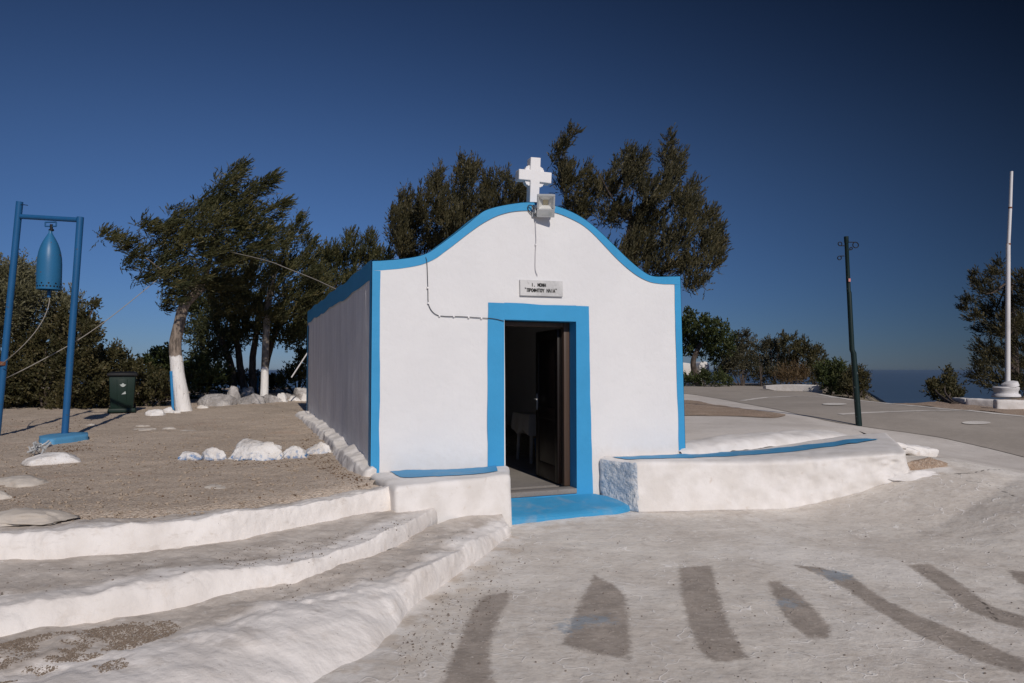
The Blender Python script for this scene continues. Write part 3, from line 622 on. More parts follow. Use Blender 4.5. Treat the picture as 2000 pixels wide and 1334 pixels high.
# front edges of right return and the left wall's bands
zL = O2[0, 1]
def ztl(y): return zL+(ztb-zL)*(y/D)+.012*np.sin(y*2.1)+.010*np.sin(y*4.7+1)
yy = np.linspace(-.006, D, 90); zb_ = ztl(yy)-np.interp(yy, [0, D], [.205, .26])+wobble(yy, 8, .006)
mb.add(np.stack([np.stack([0*yy-.007, yy, zb_], 1), np.stack([0*yy-.007, yy, ztl(yy)+.006], 1)], 1).reshape(-1, 3), gridfaces(90, 2, True))
mb.add(np.stack([np.stack([0*yy-.007, yy, ztl(yy)+.006], 1), np.stack([0*yy+.30, yy, ztl(yy)+.006], 1)], 1).reshape(-1, 3), gridfaces(90, 2, True))
for y0, y1, sd in ((-.006, .125, 9), (D-.30, D, 10)):
    zz = np.linspace(.2, zL-.18, 40); w_ = wobble(zz, sd, .01)
    mb.add(np.stack([np.stack([0*zz-.0065, 0*zz+y0+(w_ if sd == 10 else 0), zz], 1), np.stack([0*zz-.0065, 0*zz+y1+(w_ if sd == 9 else 0), zz], 1)], 1).reshape(-1, 3), gridfaces(40, 2, True))
yy = np.linspace(-.006, D, 60)
mb.add(np.stack([np.stack([0*yy+Wd+.008, yy, ztl(yy)*0+O2[-1, 1]-.2], 1), np.stack([0*yy+Wd+.008, yy, 0*yy+O2[-1, 1]+.006], 1)], 1).reshape(-1, 3), gridfaces(60, 2))
zz = np.linspace(.3, O2[-1, 1], 20); mb.add(np.stack([np.stack([flare(0*zz+Wd, zz)+.004, 0*zz-.006, zz], 1), np.stack([flare(0*zz+Wd, zz)+.004, 0*zz+.12, zz], 1)], 1).reshape(-1, 3), gridfaces(20, 2))
mb.build('trim', M['blue'], chapel, sharp=30)
# left wall
mb = MB(); ny, nz = 120, 60
Yg, Tg = np.meshgrid(np.linspace(0, D, ny), np.linspace(0, 1, nz), indexing='ij'); Zg = .0+(ztl(Yg)-.0)*Tg
P = np.stack([0*Yg, Yg, Zg], -1); P[..., 0] += .010*fbm(P, .8, 4, 31)*np.minimum(1, Yg*4); P[..., 0] = np.minimum(P[..., 0]+.004, .02)
mb.add(P.reshape(-1, 3), gridfaces(ny, nz, True))
mb.add([(.3, TH, .0), (.3, D, 0), (.3, D, ztl(D)), (.3, TH, ztl(TH))], [(0, 1, 2, 3)]); mb.add([(.004, D, 0), (.3, D, 0), (.3, D, ztl(D)), (.004, D, ztl(D))], [(0, 1, 2, 3)])
mb.build('side_wall', M['side'], chapel)
mb = MB(); mb.box((Wd-.15, (TH+D)/2, O2[-1, 1]/2), (.30, D-TH-.002, O2[-1, 1]-.004)); mb.build('side_wall', M['wall'], chapel, False, bevel=.02)
mb = MB(); mb.box((Wd/2, D-.13, 1.33), (Wd-.604, .25, 2.66)); mb.build('rear_wall', M['wall'], chapel, False)
mb = MB(); a = np.linspace(0, math.pi, 30); zsp = 2.45
prof = np.stack([Wd/2-(Wd/2-.2)*np.cos(a), zsp+.62*np.sin(a)], 1)
mb.add(np.stack([np.stack([prof[:, 0], 0*a+y, prof[:, 1]], 1) for y in (TH-.02, D-.01)], 1).reshape(-1, 3), gridfaces(30, 2)); mb.add(np.stack([prof[:, 0], 0*a+D-.012, prof[:, 1]], 1), [tuple(range(30))])
mb.build('roof', M['roof'], chapel)
mb = MB(); mb.box((Wd/2, (RV+D)/2, zsill-.05), (Wd-.62, D-RV-.3, .09)); mb.build('floor', M['floor'], chapel, False)

# doorstep
q = [toloc(on_z(998, 1014, .055)), toloc(on_z(1246, 989, .06)), np.array([SUR2+.03, -.01, .15]), np.array([FL(998, 970)[0], -.01, .15])]
mb = MB(); n = 24; u = np.linspace(0, 1, n); A_, B_ = np.meshgrid(u, u, indexing='ij')
P = (q[0][None, None]*((1-A_)*(1-B_))[..., None]+q[1]*(A_*(1-B_))[..., None]+q[2]*(A_*B_)[..., None]+q[3]*((1-A_)*B_)[..., None])
rnd = np.clip((A_-.80)/.2, 0, 1)**2*np.clip(1-B_*2.2, 0, 1); P[..., 1] += rnd*.12; P[..., 0] += .05*np.sin(B_*math.pi)*A_
P[..., 2] += .006*fbm(P, 4, 3, 3)-.02*(1-np.minimum(1, B_*9))**2
per = [(i, 0) for i in range(n)]+[(n-1, j) for j in range(1, n)]
mb.add(P.reshape(-1, 3), gridfaces(n, n)); sk = np.array([P[i, j] for i, j in per]); lo = sk.copy(); lo[:, 2] = -.05; lo[:, 1] -= .015
mb.add(np.concatenate([lo, sk]), [(i, i+1, i+1+len(per), i+len(per)) for i in range(len(per)-1)])
ds = mb.build('doorstep', M['bluestep'], None, origin=None)
def local_to_world(o, loc=None):          # a mesh written in chapel coordinates becomes a top-level thing standing there
    V = np.array([v.co[:] for v in o.data.vertices])+np.array(o.location); c = np.array([V[:, 0].mean(), V[:, 1].mean(), V[:, 2].min()])
    o.data.vertices.foreach_set('co', (V-c).astype(np.float32).ravel()); o.location = W(*c); o.rotation_euler = (0, 0, ANG); return o
tag(local_to_world(ds), 'low blue painted doorstep with a worn grey patch, in front of the open doorway', 'doorstep')

# benches
bfz = .515
fl_ = toloc(on_z(1000, 1027, 0)); bl = toloc(on_z(775, 950, bfz))
sA, sB = -.12, FL(985, 930)[0]+.06; yF = fl_[1]
V, Fc, N = rbox((0, 0, 0), (1, 1, 1), .03, .0001)
def bench(name, quad, z0, ztopf, label, seed, blue=None, endmat=False, r=.045):
    """quad: front-left, front-right, back-right, back-left corners (world xy); tops ztopf(u,v)"""
    q = np.array(quad, float); Lx = np.linalg.norm(q[1]-q[0]); Ly = np.linalg.norm(q[3]-q[0])
    V, Fc, N = rbox((0, 0, 0), (Lx, Ly, 1.0), .03, 1e-4); V = np.clip(V, 0, [Lx, Ly, 1])
    hgt = .5; lo = np.array([0, 0, 0]); hi = np.array([Lx, Ly, hgt]); Vr = V.copy(); Vr[:, 2] *= hgt
    inn = np.clip(Vr, lo+np.array([r, r, -9]), hi-r); d = Vr-inn; d[:, 2] = np.maximum(d[:, 2], 0); l = np.linalg.norm(d, axis=1)[:, None]
    Nn = d/(l+1e-9); Vr = inn+Nn*np.minimum(l, r)
    Vr += Nn*(.011*fbm(Vr, 1.8, 3, seed)+.0035*fbm(Vr, 9, 3, seed+3))[:, None]
    u, v, w = Vr[:, 0]/Lx, Vr[:, 1]/Ly, Vr[:, 2]/hgt
    xy = q[0]*((1-u)*(1-v))[:, None]+q[1]*(u*(1-v))[:, None]+q[2]*(u*v)[:, None]+q[3]*((1-u)*v)[:, None]
    zb = z0(xy[:, 0], xy[:, 1]); Z = zb+(ztopf(u, v)-zb)*w
    xy = xy+(1-w)[:, None]**2*.05*((q[0]-q[3])/Ly)*(v < .5)[:, None]
    cen = np.r_[q.mean(0), 0.]
    root = thing(name, label, 'bench', cen)
    WV = np.column_stack([xy, Z])-cen; o = obj('masonry', WV, Fc, M['masonry'], root); merge(o)
    if endmat:
        o.data.materials.append(M['blueshade'])
        for p in o.data.polygons:
            if (p.center+Vector(cen)-Vector((q[0][0], q[0][1], 0))).xy.dot(Vector((q[1]-q[0])).normalized()) < .035 and abs(p.normal.z) < .6: p.material_index = 1
    if blue:
        pts = []; nu, nv = 90, 6
        for u_ in np.linspace(0, 1, nu):
            va, vb = blue(u_)
            if u_ in (0, 1): pass
            for v_ in np.linspace(va, vb, nv):
                uu = blue_u0+(blue_u1-blue_u0)*u_; xy_ = q[0]*(1-uu)*(1-v_)+q[1]*uu*(1-v_)+q[2]*uu*v_+q[3]*(1-uu)*v_
                loc = np.array([uu*Lx, v_*Ly, hgt]); zz_ = ztopf(np.array(uu), np.array(v_))
                dz = (.011*fbm(loc[None], 1.8, 3, seed)+.0035*fbm(loc[None], 9, 3, seed+3))[0]
                pts.append((xy_[0], xy_[1], zz_+dz*(zz_-0)/hgt+.007))
        obj('painted_top', np.array(pts)-cen, gridfaces(nu, nv), M['bluetop'], root)
        ch = root.children[-1]; bm = bmesh.new(); bm.from_mesh(ch.data); bm.normal_update()
        if sum(f.normal.z for f in bm.faces) < 0: bmesh.ops.reverse_faces(bm, faces=bm.faces)
        bm.to_mesh(ch.data); bm.free()
    return root
w2 = lambda s, y: W(s, y, 0)[:2]
blue_u0, blue_u1 = .14, .90
fr = on_z(1000, 1027, 0)[:2]; fr = fr+np.array([-.02, .02]); flw = on_z(772, 952, bfz)[:2]
bench('low_bench', [flw, fr, w2(sB, .0), w2(-.02, .0)], lambda x, y: 0*x-.02, lambda u, v: bfz+.0*u+.012*v+.008*np.sin(u*7), 'short low whitewashed bench with blue top, left of the doorway', 41,
      lambda u: (.40+.12*abs(2*u-1)**10, .985))
RB = [on_h(1240, 1000, zp)[:2], on_h(1772, 930, zp)[:2]]
zt0 = .555
blue_u0, blue_u1 = .015, .93
bl_ = w2(FL(1170, 930)[0], 0.); br_ = on_z(1720, 852, .60)[:2]+np.array([.25, .30])
def rtop(u, v): return zt0+.02*u+.07*sst(.55, 1., u)+.012*v+.006*np.sin(u*11)
def rblue(u):
    return (.34+.10*u+.3*max(0, u-.9)*3+.012*math.sin(u*9), .75-.10*u-.9*max(0, u-.9)+.008*math.sin(u*13+1))
bench('long_bench', [RB[0], RB[1], br_, bl_], zp, rtop, 'long low whitewashed bench with blue stripe on top, right of the doorway', 57, rblue, True)
# raised white kerb behind the long bench
kb = resample(smooth([W(Wd-.1, .12, .6), at(1345, 872, 8.95), at(1400, 868, 9.25), at(1500, 856, 9.85), at(1600, 846, 10.4), at(1665, 841, 10.8)]), 90)
def kerb_ridge(name, P, w, h, z, m, seed, label, cat='kerb', group=None, n=15, irr=.3):
    P = np.asarray(P, float); T = np.gradient(P, axis=0); N = np.stack([-T[:, 1], T[:, 0], 0*T[:, 0]], 1); N /= np.linalg.norm(N, axis=1)[:, None]+1e-9
    a = np.linspace(-1, 1, n); m_ = len(P); wv = w*(1+irr*fbm(P, 1.4, 3, seed)); hv = h*(1+irr*fbm(P, 1.9, 3, seed+4))
    endf = np.minimum(1, np.minimum(np.arange(m_), np.arange(m_)[::-1])/6.)**.5
    V = P[:, None, :]+N[:, None, :]*(wv[:, None]/2*a[None]*(.5+.5*endf[:, None]))[..., None]
    V[..., 2] = z(V[..., 0], V[..., 1])+(hv*endf)[:, None]*np.clip(1-np.abs(a)**3.2, 0, 1)[None]-.04*(np.abs(a) > .98)
    d = fbm(V, 4, 4, seed+9)*.02; V[..., 2] += d
    o = obj(name, V.reshape(-1, 3), gridfaces(m_, n), m, None, True)
    bm = bmesh.new(); bm.from_mesh(o.data); bm.normal_update()
    if sum(f.normal.z for f in bm.faces) < 0: bmesh.ops.reverse_faces(bm, faces=bm.faces)
    bm.to_mesh(o.data); bm.free()
    return tag(o, label, cat, group)
kerb_ridge('kerb', kb, .8, .085, lambda x, y: zu(x, y)-.03, M['masonry'], 3, 'white rounded kerb along the back of the long bench', irr=.15)

# ------------------------------------------------------------------ rocks
def rock_mesh(c, d, seed, flat=.35, rough=.28, sub=4):
    bm = bmesh.new(); bmesh.ops.create_icosphere(bm, subdivisions=sub, radius=1); V = np.array([v.co[:] for v in bm.verts]); Fc = [[v.index for v in f.verts] for f in bm.faces]; bm.free()
    k = 1+rough*fbm(V+seed*3.7, 1.1, 3, seed); V = V*k[:, None]; gq = np.random.default_rng(seed*7+1)
    for _ in range(13):
        n_ = gq.normal(size=3); n_[2] = abs(n_[2])*.8; n_ /= np.linalg.norm(n_); h_ = gq.uniform(.62, .92); d_ = V@n_; V = V-np.where(d_ > h_, (d_-h_)*.88, 0)[:, None]*n_
    V = V*(1+.30*rough*fbm(V+seed, 3.1, 4, seed+1)+.20*rough*fbm(V+seed, 8., 4, seed+2))[:, None]
    V[:, 2] = np.where(V[:, 2] < 0, V[:, 2]*flat, V[:, 2]); return V*np.array(d)+np.array(c), Fc
def rock(name, x0, x1, ytop, ybase, h, m, label, seed, blue=0., cat='rock', group=None, dep=.7, rough=.28, sub=4, zoff=0.):
    c = on_h((x0+x1)/2, ybase, h); Y = c[1]; w = (x1-x0)/F*Y; Y2 = Y+w*dep*.5; ht = (ybase-ytop)/F*Y*.92
    V, Fc = rock_mesh((c[0], Y2, h(c[0], Y2)+zoff), (w*.57, w*dep*.55, ht*.98), seed, .3, rough, sub)
    o = obj(name, V, Fc, m, None, True, dict(blue=np.full(len(V), blue))); return tag(o, label, cat, group)
gr = 'whitewashed rocks set in a row across the dirt'
rock('rock', 340, 386, 878, 899, zd, M['rock'], 'small white rock with blue specks at the left end of the row on the dirt', 1, 1, group=gr)
rock('rock', 384, 438, 877, 898, zd, M['rock'], 'low white rock second in the row, between the end one and the biggest', 2, .8, group=gr)
rock('rock', 432, 534, 862, 899, zd, M['rock'], 'biggest white rock of the row across the dirt, blue paint at its foot', 3, 1, group=gr)
rock('rock', 512, 547, 865, 880, zd, M['rock'], 'small white rock sitting just behind the biggest rock of the row', 4, .2, group=gr)
rock('rock', 541, 593, 873, 895, zd, M['rock'], 'white rock with blue stained front right of the biggest rock', 5, 1.2, group=gr)
rock('rock', 590, 640, 863, 887, zd, M['rock'], 'flat white rock at the right end of the row beside the wall plinth', 6, .5, group=gr)
gf = 'pale stones half buried in the dirt'
rock('stone', -40, 68, 931, 951, zd, M['pale'], 'pale low stone in the dirt at the left edge, below the scrap mound', 7, group=gf)
rock('stone', -80, 102, 997, 1024, zd, M['pale'], 'largest pale stone half buried in the dirt just above the steps', 8, group=gf, dep=.5)
rock('stone', 366, 446, 943, 956, zd, M['pale'], 'flat pale stone alone in the dirt in front of the rock row', 9, group=gf, zoff=-.03)
rock('stone', -30, 12, 960, 978, zd, M['pale'], 'small pale stone between the two large ones at the left edge', 10, group=gf)
gp = 'small pale patches of stone showing through the dirt'
rock('stone', 250, 290, 828, 834, zd, M['pale'], 'thin pale stone in the dirt behind the blue post base', 11, group=gp, rough=.35, zoff=-.025)
rock('stone', 235, 300, 836, 841, zd, M['pale'], 'long thin pale stone flush with the dirt, nearest of its patch', 12, group=gp, rough=.35, zoff=-.025)
rock('stone', 308, 342, 832, 838, zd, M['pale'], 'small pale stone in the dirt between the bin and the rock row', 13, group=gp, rough=.35, zoff=-.025)
rock('stone', 340, 380, 837, 842, zd, M['pale'], 'rightmost pale stone flush with the dirt behind the rock row', 14, group=gp, rough=.35, zoff=-.025)
rock('stone', 145, 188, 822, 832, zd, M['pale'], 'pale flat stone crossed by the shadow of the bell stand', 19, group=gp, rough=.3, zoff=-.05)
gt = 'white rocks at the foot of the leaning tree'
rock('rock', 276, 318, 795, 812, zd, M['rock'], 'white rock on the dirt between the bin and the leaning tree', 15, group=gt)
rock('rock', 315, 338, 794, 807, zd, M['rock'], 'white rock just left of the blue stake by the leaning tree', 16, group=gt)
rock('rock', 336, 350, 800, 808, zd, M['rock'], 'tiny white rock at the foot of the blue stake', 17, group=gt)
rock('rock', 378, 404, 789, 799, zd, M['rock'], 'white rock right of the leaning tree trunk', 18, group=gt)
gg = 'grey boulders bordering the trees'
for k, (x0, x1, yt, yb, s, m_, lb) in enumerate([(372, 442, 762, 793, 20, 'grey', 'broad dark grey boulder at the left of the border, behind the leaning tree'), (434, 468, 744, 788, 21, 'grey', 'tall upright grey boulder in the middle of the border'),
        (462, 492, 751, 776, 22, 'grey', 'grey boulder right behind the upright one'), (458, 510, 768, 789, 23, 'grey', 'pale rough rock in front of the forked dark trunks'), (500, 542, 768, 787, 24, 'grey', 'pale rock around the foot of the straight white trunk'),  # the two pale rocks take the grey stone to paint in tree shade
        (530, 560, 765, 786, 25, 'rock', 'whitewashed rock at the right end of the pale border'), (556, 586, 772, 784, 26, 'rock', 'low white rock in front of the round boulder'), (582, 606, 768, 783, 27, 'rock', 'low white rock against the far corner of the chapel'), (564, 606, 745, 778, 28, 'grey', 'big round pale grey boulder beside the far corner of the chapel'), (548, 570, 765, 778, 29, 'grey', 'small grey boulder left of the round one')]):
    rock('boulder' if m_ == 'grey' else 'rock', x0, x1, yt, yb, zd, M[m_], lb, s, group=gg, rough=.34)
# rubble plinth along the left wall
pp = [(738, 930), (715, 934), (690, 925), (668, 908), (652, 888), (640, 868), (622, 850), (605, 835), (585, 818), (578, 811)]
A_ = np.array([on_h(a, b, zd) for a, b in pp]); A_ = resample(smooth(A_), 260); ly = (A_-L0)@NV; ly = np.maximum(ly, -.05)
nb = 26; rows = []
for j in range(nb):
    t = j/(nb-1); B_ = np.array([W(.02, y, 0) for y in ly]); P = A_*(1-t)+B_*t
    hh = .17+.07*np.exp(-((ly-1.15)/.3)**2)+.02*np.sin(ly*3.); hh = hh*np.interp(ly, [-.05, .3, 3.5, 7], [.55, .8, .9, .5])
    prof = (1-(1-min(1, t*4.5))**2.4)*(.62+.38*t) if t > 0 else 0
    P[:, 2] = zd(P[:, 0], P[:, 1])-.02*(t == 0)+hh*prof; rows.append(P)
V = np.stack(rows, 1); tt = np.linspace(0, 1, nb)[None]
cell = np.abs(vnoise(np.stack([V[..., 0]*4.2, V[..., 1]*4.2, 0*V[..., 0]], -1), 77)); V[..., 2] += (.030*fbm(V, 2.6, 4, 71)+.030*np.sqrt(cell)-.015)*np.minimum(1, tt*5)*(1-.4*tt)
V[..., 0] -= .04*np.abs(fbm(V, 4.5, 3, 72))*(1-tt)
o = obj('plinth', V.reshape(-1, 3), gridfaces(260, nb, True), M['masonry']); tag(o, 'rough whitewashed rubble plinth along the foot of the shaded side wall', 'plinth')
bm = bmesh.new(); bm.from_mesh(o.data); bm.normal_update()
if sum(f.normal.z for f in bm.faces) < 0: bmesh.ops.reverse_faces(bm, faces=bm.faces)
bm.to_mesh(o.data); bm.free()
# broken slab end right of the long bench
qa, qb = on_z(1752, 893, .44), on_z(1838, 905, .34); Ls = np.linalg.norm((qb-qa)[:2]); V, Fc, N = rbox((0, 0, 0), (Ls, .55, .19), .025, .05); V += N*(.030*fbm(V+9, 4, 4, 61)+.014*fbm(V, 13, 3, 62))[:, None]
V[:, 2] += .06*np.clip(.25-V[:, 1], 0, .25)*(V[:, 2] < .1)*4*(.5+.5*np.sin(V[:, 0]*9)); ak = math.atan2(qb[1]-qa[1], qb[0]-qa[0]); V = np.stack([qa[0]+V[:, 0]*math.cos(ak)-V[:, 1]*math.sin(ak), qa[1]+V[:, 0]*math.sin(ak)+V[:, 1]*math.cos(ak), V[:, 2]+.44-.10*V[:, 0]/Ls], 1)
tag(merge(obj('slab', V, Fc, M['masonry'])), 'broken whitewashed slab jutting over a dark gap at the bench end', 'slab')
rock('slab', 1752, 1868, 911, 934, zp, M['masonry'], 'low broken whitewashed lump in front of the dark gap', 62, cat='slab', dep=.35, rough=.3, zoff=-.05)
rock('earth', 1762, 1862, 894, 917, zp, M['reddirt'], 'brown earth showing in the gap under the broken slab', 63, cat='earth', dep=.4, rough=.3, zoff=-.03)

# ------------------------------------------------------------------ things on the chapel
# cross
def Fp(px, py, off): return FL(px, py, off)
oc = TH*.5; cr = thing('cross', 'white stone cross with scalloped corners on top of the gable', 'cross', W(FL(1043, 394, oc)[0], oc, FL(1043, 394, oc)[1]-.02), ANG)
bx, bz = FL(1043, 394, oc)[0], FL(1043, 394, oc)[1]-.02
def cp(px, py): s = FL(px, py, oc-.06); return (s[0]-bx, s[1]-bz)
ct = [cp(*p) for p in ((1035, 396), (1036.5, 352), (1013.5, 350), (1014, 329.5), (1036, 331.5), (1037, 306.5), (1056.5, 308), (1055.5, 334.5), (1078, 337), (1077, 358.5), (1054.5, 355.5), (1053, 396))]
mb = MB().prism(ct, -.06, .06); mb.build('cross_body', M['white'], cr, False, bevel=.008)
for (px, py, q) in ((1036.5, 331.5, 1), (1055.5, 334, 0), (1055, 355, 3), (1036, 352, 2)):
    c = cp(px, py); r0 = .055; pts = [c]
    for k in range(19):
        a = (q*90+k*5)*math.pi/180; rr = r0*(1+.10*abs(math.sin(k/18*math.pi*3))); pts.append((c[0]+rr*math.cos(a), c[1]+rr*math.sin(a)))
    MB().prism(pts, -.035, .035).build('ornament', M['white'], cr, False)
# plaque
pc = [FL(1014.5, 546.5), FL(1097.5, 549.5), FL(1097, 580), FL(1015, 577.5)]
p0 = np.mean(pc, 0); plq = thing('plaque', 'grey marble plaque with black Greek lettering above the doorway', 'plaque', W(p0[0], -.012, pc[3][1]), ANG)
pw, ph = np.linalg.norm(pc[1]-pc[0]), np.linalg.norm(pc[0]-pc[3])
tilt = math.atan2(pc[2][1]-pc[3][1], pc[2][0]-pc[3][0]); ct_, st_ = math.cos(tilt), math.sin(tilt)
rot = lambda x, z: (x*ct_-z*st_, x*st_+z*ct_)
poly = [rot(x, z) for x, z in ((-pw/2, 0), (pw/2, 0), (pw/2, ph), (-pw/2, ph))]
zc = (pc[2][1]+pc[3][1])/2-pc[3][1]; poly = [(x, z+zc) for x, z in poly]
MB().prism(poly, -.016, .012).build('slab', M['marble'], plq, False, bevel=.003)
GL = {'Ι': [[(.5, 0), (.5, 1)]], '.': [[(.45, 0), (.55, .1)]], 'Μ': [[(.05, 0), (.05, 1), (.5, .35), (.95, 1), (.95, 0)]], 'Ν': [[(.1, 0), (.1, 1), (.9, 0), (.9, 1)]], 'Η': [[(.1, 0), (.1, 1)], [(.9, 0), (.9, 1)], [(.1, .5), (.9, .5)]],
      'Π': [[(.1, 0), (.1, 1), (.9, 1), (.9, 0)]], 'Ρ': [[(.1, 0), (.1, 1), (.7, 1), (.88, .88), (.88, .62), (.7, .5), (.1, .5)]], 'Τ': [[(0, 1), (1, 1)], [(.5, 1), (.5, 0)]], 'Υ': [[(0, 1), (.5, .5), (1, 1)], [(.5, .5), (.5, 0)]],
      'Λ': [[(0, 0), (.5, 1), (1, 0)]], 'Α': [[(0, 0), (.5, 1), (1, 0)], [(.2, .35), (.8, .35)]], '"': [[(.3, .95), (.3, 1.15)], [(.6, .95), (.6, 1.15)]]}
ring = [(.5+.46*math.cos(t), .5+.5*math.sin(t)) for t in np.linspace(0, 2*np.pi, 17)]
GL['Ο'] = [ring]; GL['Φ'] = [[(.5+.46*math.cos(t), .5+.33*math.sin(t)) for t in np.linspace(0, 2*np.pi, 17)], [(.5, -.02), (.5, 1.02)]]
def lettering(mb, text, cx, z0, hh, adv, wd):
    x = cx-adv*len(text)/2
    for ch in text:
        for st in GL.get(ch, []):
            Pts = [rot(x+(adv*.5-wd/2)+a*wd, z0+b*hh) for a, b in st]
            for (ax, az), (bx_, bz_) in zip(Pts[:-1], Pts[1:]):
                d = np.array([bx_-ax, bz_-az]); l = np.linalg.norm(d)+1e-9; nn = np.array([-d[1], d[0]])/l*.0048; e = d/l*.003
                mb.prism([(ax-nn[0]-e[0], az-nn[1]-e[1]+zc), (bx_-nn[0]+e[0], bz_-nn[1]+e[1]+zc), (bx_+nn[0]+e[0], bz_+nn[1]+e[1]+zc), (ax+nn[0]-e[0], az+nn[1]-e[1]+zc)], -.0185, -.0155)
        x += adv
mb = MB(); lettering(mb, 'Ι. ΜΟΝΗ', -.04, ph*.60, ph*.19, .0265, .021); mb.build('lettering', M['ink'], plq, False); mb = MB(); lettering(mb, '"ΠΡΟΦΗΤΟΥ ΗΛΙΑ"', -.01, ph*.25, ph*.20, .0275, .0215); mb.build('lettering', M['ink'], plq, False)
# floodlight
fc = FL(1066, 402, -.14); fd = thing('floodlight', 'grey square LED floodlight fixed on the gable under the cross', 'floodlight', W(fc[0], -.14, fc[1]), ANG)
ta = R(26)                                     # tilted down
fm = np.array([[1, 0, 0], [0, math.cos(ta), -math.sin(ta)], [0, math.sin(ta), math.cos(ta)]])   # front face normal -y tilts downward
fm = np.array([[1, 0, 0], [0, math.cos(ta), math.sin(ta)], [0, -math.sin(ta), math.cos(ta)]]).T
yaw = R(-19); ry = np.array([[math.cos(yaw), -math.sin(yaw), 0], [math.sin(yaw), math.cos(yaw), 0], [0, 0, 1]]); fm = ry@fm
def fb(mb, x0, x1, y0, y1, z0, z1): return mb.box(np.array([(x0+x1)/2, (y0+y1)/2, (z0+z1)/2])@fm.T, (x1-x0, y1-y0, z1-z0), M=fm)
hw, hh = .103, .130
mb = MB()
for a_ in ((-hw, hw, -.02, .02, hh-.022, hh), (-hw, hw, -.02, .02, -hh, -hh+.095), (-hw, -hw+.022, -.02, .02, -hh+.096, hh-.023), (hw-.022, hw, -.02, .02, -hh+.096, hh-.023)): fb(mb, *a_)
fb(mb, -hw+.01, hw-.01, .055, .085, -hh+.02, hh-.01); fb(mb, -hw+.004, hw-.004, .021, .054, -hh+.005, hh-.005) if False else None
hs = mb.build('housing', M['alu'], fd, False, bevel=.004)
mb = MB()                                       # reflector bowl and LED chip
o4 = [(-hw+.022, -.0, -hh+.096), (hw-.022, -.0, -hh+.096), (hw-.022, -.0, hh-.023), (-hw+.022, -.0, hh-.023)]; i4 = [(-.03, .05, -.0), (.03, .05, -.0), (.03, .05, .055), (-.03, .05, .055)]
mb.add(np.array(o4+i4)@fm.T, [(0, 1, 5, 4), (1, 2, 6, 5), (2, 3, 7, 6), (3, 0, 4, 7)]); mb.build('reflector', M['reflector'], fd, False)
mb = MB(); fb(mb, -.03, .03, .046, .052, .0, .055); mb.build('led_panel', M['led'], fd, False)
mb = MB(); fb(mb, -.04, .04, -.023, -.0205, -hh+.03, -hh+.032); 
for k in range(4): fb(mb, .035, .07, -.0225, -.0205, -hh+.025+k*.013, -hh+.030+k*.013)
mb.build('rating_label', M['sticker'], fd, False)
mb = MB()
for s in (-1, 1): mb.add(*(lambda m: (m.verts(), m.F))(MB().box((s*(hw+.008)*1., .035, -.01), (.006, .10, .03))))
mb.box((-.03, .095, -.05), (.16, .07, .05)); mb.box((-.06, .128, -.04), (.12, .016, .14)); mb.build('bracket', M['alu'], fd, False, bevel=.003)
def facade_cable(name, pts, r, m, label, off=-.012, clips=(), group=None):
    P = np.array([W(*(lambda q: (q[0], o_, q[1]))(FL(a, b, o_))) for a, b, *o in pts for o_ in [(o[0] if o else off)]]); P = smooth(P, 2)
    org = P.mean(0); t = thing(name, label, 'cable', org)
    MB().tube(P-org, r, 8).build('wire', m, t)
    if clips:
        for a, b in clips: q = FL(a, b, -.01); MB().box(W(q[0], -.012, q[1])-org, (.018, .02, .018), ANG).build('clip', M['white'], t, False)
    return t
facade_cable('cable', [(818, 501, .10), (826, 498, .03), (832, 503), (834, 512), (835, 540), (836, 570), (836, 592), (841, 605), (851, 615), (866, 618), (900, 618), (940, 621), (965, 622, -.016), (984, 627, -.016)], .0038, M['cable'], 'thin dark cable running down the facade to the door head', clips=((835, 562), (836, 592), (858, 617), (886, 618), (915, 620), (940, 621.5)))
facade_cable('cable', [(1046, 432), (1046.5, 450), (1047.5, 470), (1046, 490), (1045.5, 520), (1046, 529), (1050, 538)], .0045, M['whitecable'], 'thin painted over cable hanging below the floodlight', clips=((1046.5, 478),))
facade_cable('cable', [(1042, 421), (1034, 414), (1030, 406), (1033, 400, -.03), (1040, 402, -.05), (1044, 408, -.07), (1050, 410, -.09)], .006, M['cable'], 'short looped black cable beside the floodlight')

# table inside the doorway
tb = toloc(on_h(1046, 905, lambda x, y: zsill+0*x, 12)); tcx, tcy = tb[0]+.20, tb[1]+.28
tbl = thing('table', 'small pale plastic table seen dimly inside the open doorway', 'table', W(tcx, tcy, zsill), ANG)
mb = MB(); mb.box((0, 0, .70), (.62, .62, .03)); mb.build('tabletop', M['plastic'], tbl, bevel=.01)
for sx in (-1, 1):
    for sy in (-1, 1): MB().tube([(sx*.24, sy*.24, .69), (sx*.27, sy*.27, 0)], [.034, .024], 8).build('leg', M['plastic'], tbl)
V, Fc, N = rbox((-.33, -.33, .44), (.33, .33, .725), .03, .015); dn = np.clip((.72-V[:, 2])/.2, 0, 1); ang = np.arctan2(V[:, 1], V[:, 0]); V[:, :2] *= (1+.05*dn*(1+.6*np.sin(ang*9)))[:, None]; V[:, 2] -= .04*dn*np.sin(ang*5)
keepf = Fc[(V[Fc][:, :, 2].mean(1) > .41)]; o = obj('tablecloth', V+np.array([0, 0, .005]), keepf, M['cloth'], None, origin=(0, 0, 0)); o.location = W(tcx, tcy, zsill); o.rotation_euler = (0, 0, ANG)
tag(o, 'pale cloth draped over the table inside the doorway', 'tablecloth')
V, Fc, N = rbox((-.13, -.13, 0), (.13, .13, .34), .03, .02); V[:, :2] *= (.85+.4*V[:, 2])[:, None]; o = obj('tub', V, Fc, M['bluebox'], None, origin=(0, 0, 0)); o.location = W(tcx+.08, tcy+.02, zsill+.001); o.rotation_euler = (0, 0, ANG); tag(o, 'blue plastic tub under the table inside the doorway', 'tub')

